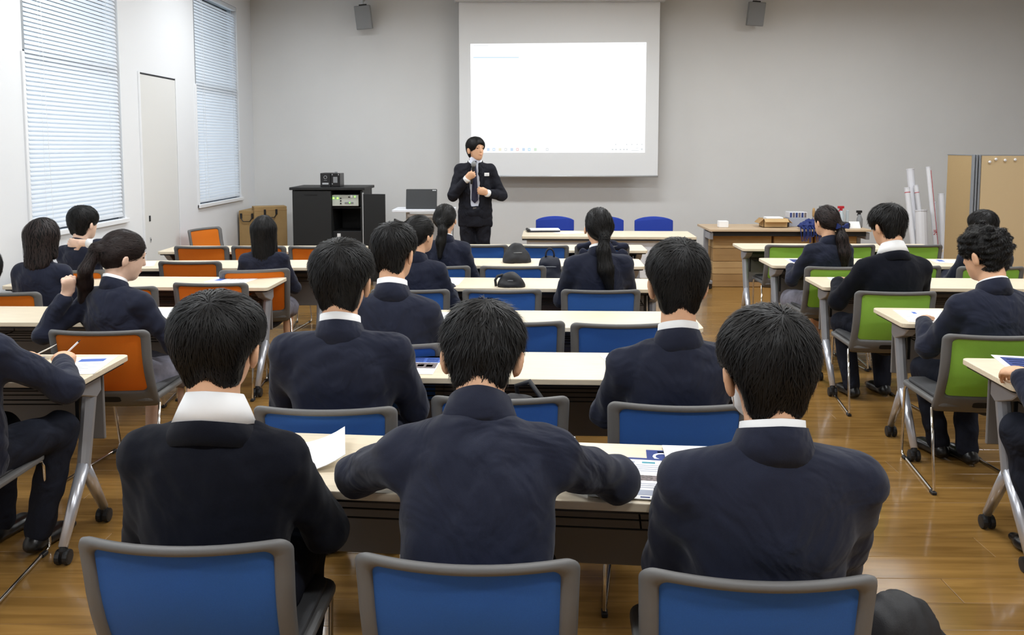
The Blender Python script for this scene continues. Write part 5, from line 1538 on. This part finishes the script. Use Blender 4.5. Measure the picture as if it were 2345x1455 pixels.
def build_partition():
    r = empty('partition', (4.63, 8.75, 0))
    tag(r, 'folding tan cloth partition with an aluminium post at the right', 'partition')
    h = 1.562
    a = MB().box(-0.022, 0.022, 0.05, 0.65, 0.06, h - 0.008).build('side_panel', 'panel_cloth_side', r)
    a.rotation_euler = (0, 0, math.radians(-5))
    MB().box(-0.024, 0.024, 0.04, 0.66, h - 0.008, h).build('top_trim', 'alu', a)
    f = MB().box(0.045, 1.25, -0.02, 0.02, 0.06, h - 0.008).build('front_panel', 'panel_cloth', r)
    MB().box(0.04, 1.26, -0.022, 0.022, h - 0.008, h).build('top_trim', 'alu', f)
    for x, w in ((-0.036, 0.018), (-0.012, 0.022), (0.018, 0.024)):
        MB().box(x, x + w - 0.003, -0.026, 0.022, 0.03, h + 0.002).build('post_profile', 'alu', r, bevel=0.003, seg=1)
    for x, y in ((0.0, 0.0), (1.22, 0.0), (0.05, 0.62)):
        MB().box(x - 0.03, x + 0.03, y - 0.20, y + 0.20 if y == 0 else y + 0.03, 0.0, 0.03).build('foot', 'alu', r, bevel=0.006)
    for i, (x, z) in enumerate(((4.748, 1.490), (4.809, 1.517), (4.902, 1.508), (5.003, 1.513))):
        o = MB().lathe([(0.004, 0.0), (0.004, 0.006), (0.0105, 0.010), (0.0145, 0.020), (0.012, 0.026), (0.005, 0.028)], 14, Matrix.Rotation(math.pi / 2, 4, 'X')).build('push_pin', 'tube_white', smooth=True, loc=(x, 8.730, z))
        tag(o, 'round white push pin on the tan partition, %s from the post' % ('first', 'second and highest', 'third', 'fourth')[i], 'pin', 'push pins')
build_partition()

# ------------------------------------------------------------------ bags and the jacket on a chair
def bag(x, y, z, w, d, h, m, lab, seed, loop=True, rz=0.0, strap=None):
    o = empty('bag', (x, y, z), rz); tag(o, lab, 'bag')
    S = SDF(max(0.007, w * 0.04))
    S.cone((0, 0, 0.28 * h), (0, 0, h * 0.72), w * 0.5, w * 0.42, 0.03, (0, 1, 0), min(0.95, d / w))
    S.cone((-w * 0.28, -d * 0.12, h * 0.22), (w * 0.28, -d * 0.12, h * 0.22), d * 0.42, d * 0.42, 0.03)
    S.ell((0, -d * 0.34, h * 0.40), (w * 0.36, d * 0.22, h * 0.25), k=0.02)
    S.ell((0, 0, -1.0), (1, 1, 1.0), k=0.005, sub=True)
    S.grid().ripple(0.004, 70, seed); v, f = S.surf()
    b = place('body', np_mesh('bag_body', v, f, m), o)
    if loop:
        P = [(w * 0.16 * math.cos(t), -0.01, h * 0.93 + 0.05 * math.sin(t)) for t in np.linspace(-0.3, math.pi + 0.3, 12)]
        MB().tube(P, 0.008, 6).build('carry_loop', m, o, smooth=True)
    zp = [(w * 0.34 * math.cos(t), -d * 0.50 * math.sin(t) * 0.9 - d * 0.02, h * 0.70 + 0.01 * math.sin(t)) for t in np.linspace(0, math.pi, 10)]
    MB().tube(zp, 0.0035, 5).build('zip', 'grey_plastic', o)
    if strap:
        MB().tube(strap, 0.010, 6).build('shoulder_strap', m, o, smooth=True)
    return o
bag(-0.045, 6.80, 0.721, 0.19, 0.15, 0.105, 'nylon', 'small black backpack lying on the table below the far blue chair', 3, True, 0.2)
bag(0.215, 6.46, 0.449, 0.20, 0.13, 0.40, 'nylon_navy', 'upright dark navy bag leaning at the table edge beside the low-ponytail girl', 4, True)
bag(-0.070, 5.61, 0.721, 0.15, 0.12, 0.052, 'nylon', 'black bag with an arched strap on the fourth-row table', 5, False, 0.0,
    [(-0.10, -0.03, 0.005), (-0.105, -0.03, 0.045), (-0.09, -0.025, 0.07), (-0.06, -0.01, 0.078), (-0.03, 0.0, 0.05)])
bag(1.155, 2.52, 0.001, 0.33, 0.26, 0.195, 'nylon', 'crumpled black bag on the floor in the bottom right corner', 6, True, 0.3)
bag(-0.02, 3.10, 0.449, 0.30, 0.16, 0.22, 'nylon', 'black shoulder bag on the seat next to the hunched student ear', 7, False, 0.0,
    [(0.02, 0.02, 0.18), (0.0, 0.05, 0.30), (0.05, 0.0, 0.33), (0.12, -0.04, 0.24), (0.14, -0.03, 0.12)])

def draped_jacket():
    o = empty('draped_jacket', (0.708, 7.41, 0)); tag(o, 'dark navy jacket hung over the far blue chair behind the ponytail girl', 'jacket')
    S = SDF(0.010)
    S.cone((-0.20, 0.02, 0.775), (0.20, 0.02, 0.775), 0.034, 0.034, 0.03)
    S.cone((-0.10, 0.01, 0.795), (0.10, 0.01, 0.795), 0.030, 0.030, 0.03)
    for yy in (-0.045, 0.075):
        S.cone((-0.17, yy, 0.72), (-0.16, yy * 1.1, 0.48), 0.05, 0.05, 0.03, (0, 1, 0), 0.4)
        S.cone((0.17, yy, 0.72), (0.16, yy * 1.1, 0.48), 0.05, 0.05, 0.03, (0, 1, 0), 0.4)
        S.cone((0, yy, 0.72), (0, yy * 1.1, 0.47), 0.12, 0.13, 0.03, (0, 1, 0), 0.18)
    S.grid().ripple(0.005, 60, 8); v, f = S.surf()
    place('cloth', np_mesh('draped_cloth', v, f, 'navy_dark'), o)
    MB().tube([(-0.08, -0.02, 0.822), (0, -0.03, 0.83), (0.08, -0.02, 0.822)], 0.012, 6).build('collar_fold', 'navy_dark', o, smooth=True)
draped_jacket()

# face mask of the upright student in the nearest row
def face_mask():
    q = PEOPLE['p3']; S = SDF(0.007); F3, RH, s = q['F3'], q['RH'], q['s']
    S.ell(F3((0, 0.040, -0.052)), np.array((0.067, 0.066, 0.056)) * 1.08, RH)
    S.ell(F3((0, -0.04, 0.0)), np.array((0.12, 0.066, 0.15)), RH, 0.006, True)
    S.grid(); v, f = S.surf()
    o = place('face_mask', np_mesh('face_mask', v * s, f, 'mask_white'), q['o'])
    for e in (-1, 1):
        MB().tube([tuple(F3((e * 0.070, 0.03, -0.025)) * s), tuple(F3((e * 0.088, 0.0, 0.015)) * s), tuple(F3((e * 0.090, -0.022, -0.01)) * s), tuple(F3((e * 0.078, -0.005, -0.055)) * s), tuple(F3((e * 0.068, 0.03, -0.07)) * s)], 0.0016, 5).build('ear_loop', 'mask_white', o)
face_mask()

# ------------------------------------------------------------------ papers on the tables
ZT = TH + 0.0005
def sheet(x, y, rz, lab, style='text', w=0.21, d=0.297, curl=0.0, z=ZT, cat='paper'):
    o = empty('leaflet', (x, y, z), math.radians(rz)); tag(o, lab, cat)
    n = 8; th = 0.002
    def zz(u): return curl * (max(0, u - 0.35) / 0.65) ** 2
    v = []; f = []
    for k, t in enumerate((0.0, th)):
        for i in range(n + 1):
            u = i / n
            for e in (0, 1): v.append((-w / 2 + w * u, -d / 2 + d * e, t + zz(u)))
    m = 2 * (n + 1)
    for i in range(n):
        a = 2 * i
        f.append((a, a + 1, a + 3, a + 2)); f.append((m + a, m + a + 2, m + a + 3, m + a + 1))
        f.append((a, a + 2, m + a + 2, m + a)); f.append((a + 1, m + a + 1, m + a + 3, a + 3))
    f.append((0, m, m + 1, 1)); f.append((2 * n, 2 * n + 1, m + 2 * n + 1, m + 2 * n))
    MB().add(v, f).build('page', 'paper', o)
    rg = random.Random(int(abs(x * 1000)))
    def q(x0, x1, y0, y1, mm, nm): MB().box(-w / 2 + w * x0, -w / 2 + w * x1, -d / 2 + d * y0, -d / 2 + d * y1, th, th + 0.0004).build(nm, mm, o)
    if style == 'cover':       # blue cover with lettering and a photo strip
        q(0, 1, 0.62, 0.99, 'print_blue', 'cover_band')
        q(0, 1, 0.90, 0.99, 'print_navy', 'cover_strip')
        place('title', text_mesh('A3', 0.062, 'paper'), o, (-0.065, d * 0.30, th + 0.001))
        for i in range(3):
            for j in range(2): q(0.42 + j * 0.30, 0.66 + j * 0.30, 0.66 + i * 0.08, 0.685 + i * 0.08, 'paper', 'print_line')
        q(0.02, 0.98, 0.30, 0.60, 'print_photo', 'photo_strip')
        for i in range(5): q(0.05 + i * 0.18, 0.18 + i * 0.18, 0.34 + rg.uniform(0, .06), 0.44 + rg.uniform(0, .1), ('print_red', 'paper', 'print_navy', 'print_teal', 'paper')[i], 'photo_patch')
    elif style == 'program':   # white leaflet with navy head and small pictures
        q(0, 1, 0.955, 1, 'print_navy', 'head_strip')
        for i in range(3): q(0.12 + i * 0.28, 0.30 + i * 0.28, 0.86, 0.90, ('print_red', 'print_grey', 'print_teal')[i], 'tag_block')
        for j in range(4): q(0.2, 0.55, 0.80 - j * 0.05, 0.815 - j * 0.05, 'print_grey', 'print_line'); q(0.6, 0.95, 0.80 - j * 0.05, 0.815 - j * 0.05, 'print_grey', 'print_line')
        q(0.25, 0.95, 0.42, 0.55, 'print_photo', 'photo_strip')
        for j in range(3): q(0.25, 0.92, 0.34 - j * 0.045, 0.355 - j * 0.045, 'print_grey', 'print_line')
        q(0.22, 0.95, 0.08, 0.20, 'print_grey', 'foot_box')
        for j in range(3): q(0.26 + j * 0.2, 0.38 + j * 0.2, 0.025, 0.05, 'print_navy', 'foot_mark')
    elif style == 'navy':
        q(0, 1, 0, 1, 'print_navy', 'cover')
        place('title', text_mesh('OP', 0.085, 'paper'), o, (-0.035, d * 0.30, th + 0.001))
        for i in range(3): q(0.16 + i * 0.20, 0.31 + i * 0.20, 0.93, 0.965, 'paper', 'print_line')
    elif style == 'text':
        q(0.35, 0.85, 0.70, 0.86, 'print_blue', 'picture_block')
        for j in range(6): q(0.1, rg.uniform(0.6, 0.92), 0.12 + j * 0.085, 0.135 + j * 0.085, 'print_grey', 'print_line')
    elif style == 'blue':
        q(0.12, 1.0, 0.25, 0.88, 'print_navy', 'picture_block')
        for j in range(4): q(0.2, 0.9, 0.34 + j * 0.13, 0.37 + j * 0.13, 'print_grey', 'print_line')
    return o
sheet(-0.640, 2.475, 12, 'curled open booklet on the nearest table beside the sweater student', 'plain', 0.22, 0.25, 0.045, cat='booklet')
sheet(0.300, 2.325, -8, 'printed white programme leaflet between the hunched and upright students', 'program', z=ZT + 0.0032)
sheet(0.470, 2.385, -6, 'navy printed brochure half under the programme leaflet on the nearest table', 'navy', z=ZT, cat='brochure')
sheet(0.560, 2.500, -4, 'white sheet hidden behind the upright student shoulder, nearest table', 'plain', 0.26, 0.12, z=ZT + 0.0064)
sheet(-0.460, 3.560, -3, 'blue and white printed brochure on the second table', 'cover', cat='brochure')
sheet(-0.560, 3.730, 0, 'white paper edge beside the blue brochure on the second table', 'plain', 0.2, 0.1, z=ZT)
sheet(0.475, 3.600, 10, 'white sheet corner beside the parted-hair student, second table', 'plain')
sheet(-0.450, 4.560, -4, 'white leaflet on the third centre table', 'plain')
sheet(-0.520, 5.800, -4, 'white leaflet on the table before the pinned-up-hair girl', 'plain')
sheet(-1.875, 3.530, 8, 'printed leaflet at the corner of the nearest left table', 'text')
sheet(-2.170, 3.560, 4, 'open booklet held down by the writing student', 'text', 0.22, 0.28, 0.05, cat='booklet')
sheet(-1.970, 4.680, 5, 'white leaflet on the table right of the ponytail-holding girl', 'plain')
sheet(-2.020, 5.830, 82, 'printed leaflet on the empty third table of the left block', 'text')
sheet(-3.010, 6.640, 20, 'white leaflet on the fourth left table near the wall', 'plain')
sheet(2.160, 3.590, -14, 'printed leaflet on the nearest table of the right block', 'blue')
sheet(2.200, 4.620, -10, 'crinkled white leaflet beside the curly-haired student', 'text', 0.24, 0.34, 0.015)
sheet(2.250, 5.850, -8, 'blue printed leaflet beside the right sweater student', 'blue')
sheet(2.265, 6.860, -6, 'blue printed leaflet on the table of the bow girl', 'blue')
sheet(3.480, 6.870, 80, 'pale printed leaflet on the same table, before the partition', 'text')
sheet(0.520, 9.130, 30, 'white papers spread on the front table', 'plain', 0.30, 0.21)
o = empty('folder', (0.24, 9.28, 0.7208), math.radians(4)); tag(o, 'closed dark folder with white pages on the front table', 'folder')
MB().prism(rrect(-0.17, 0.17, -0.10, 0.10, 0.01), 0.0, 0.016).build('cover', 'nylon_navy', o, bevel=0.003)
MB().prism(rrect(-0.15, 0.17, -0.09, 0.09, 0.005), 0.0165, 0.028).build('pages', 'paper', o)
MB().tube([(-0.175, -0.1, 0.016), (-0.175, 0.1, 0.016)], 0.016, 8).build('spine', 'black_plastic', o)
# pen of the writing student
W_ = PEOPLE['l1']['arms'][1][3]
o = empty('pen', (-2.085 + 0.175, 2.99 + 0.505, 0.785)); o.rotation_euler = (-0.35, 0.75, 0.0)
tag(o, 'white pen in the hand of the writing student', 'pen')
MB().tube([(0, 0, -0.07), (0, 0, 0.06)], 0.004, 8).build('barrel', 'tube_white', o)
MB().tube([(0, 0, 0.06), (0, 0, 0.072)], [0.004, 0.001], 8).build('tip', 'black_plastic', o)
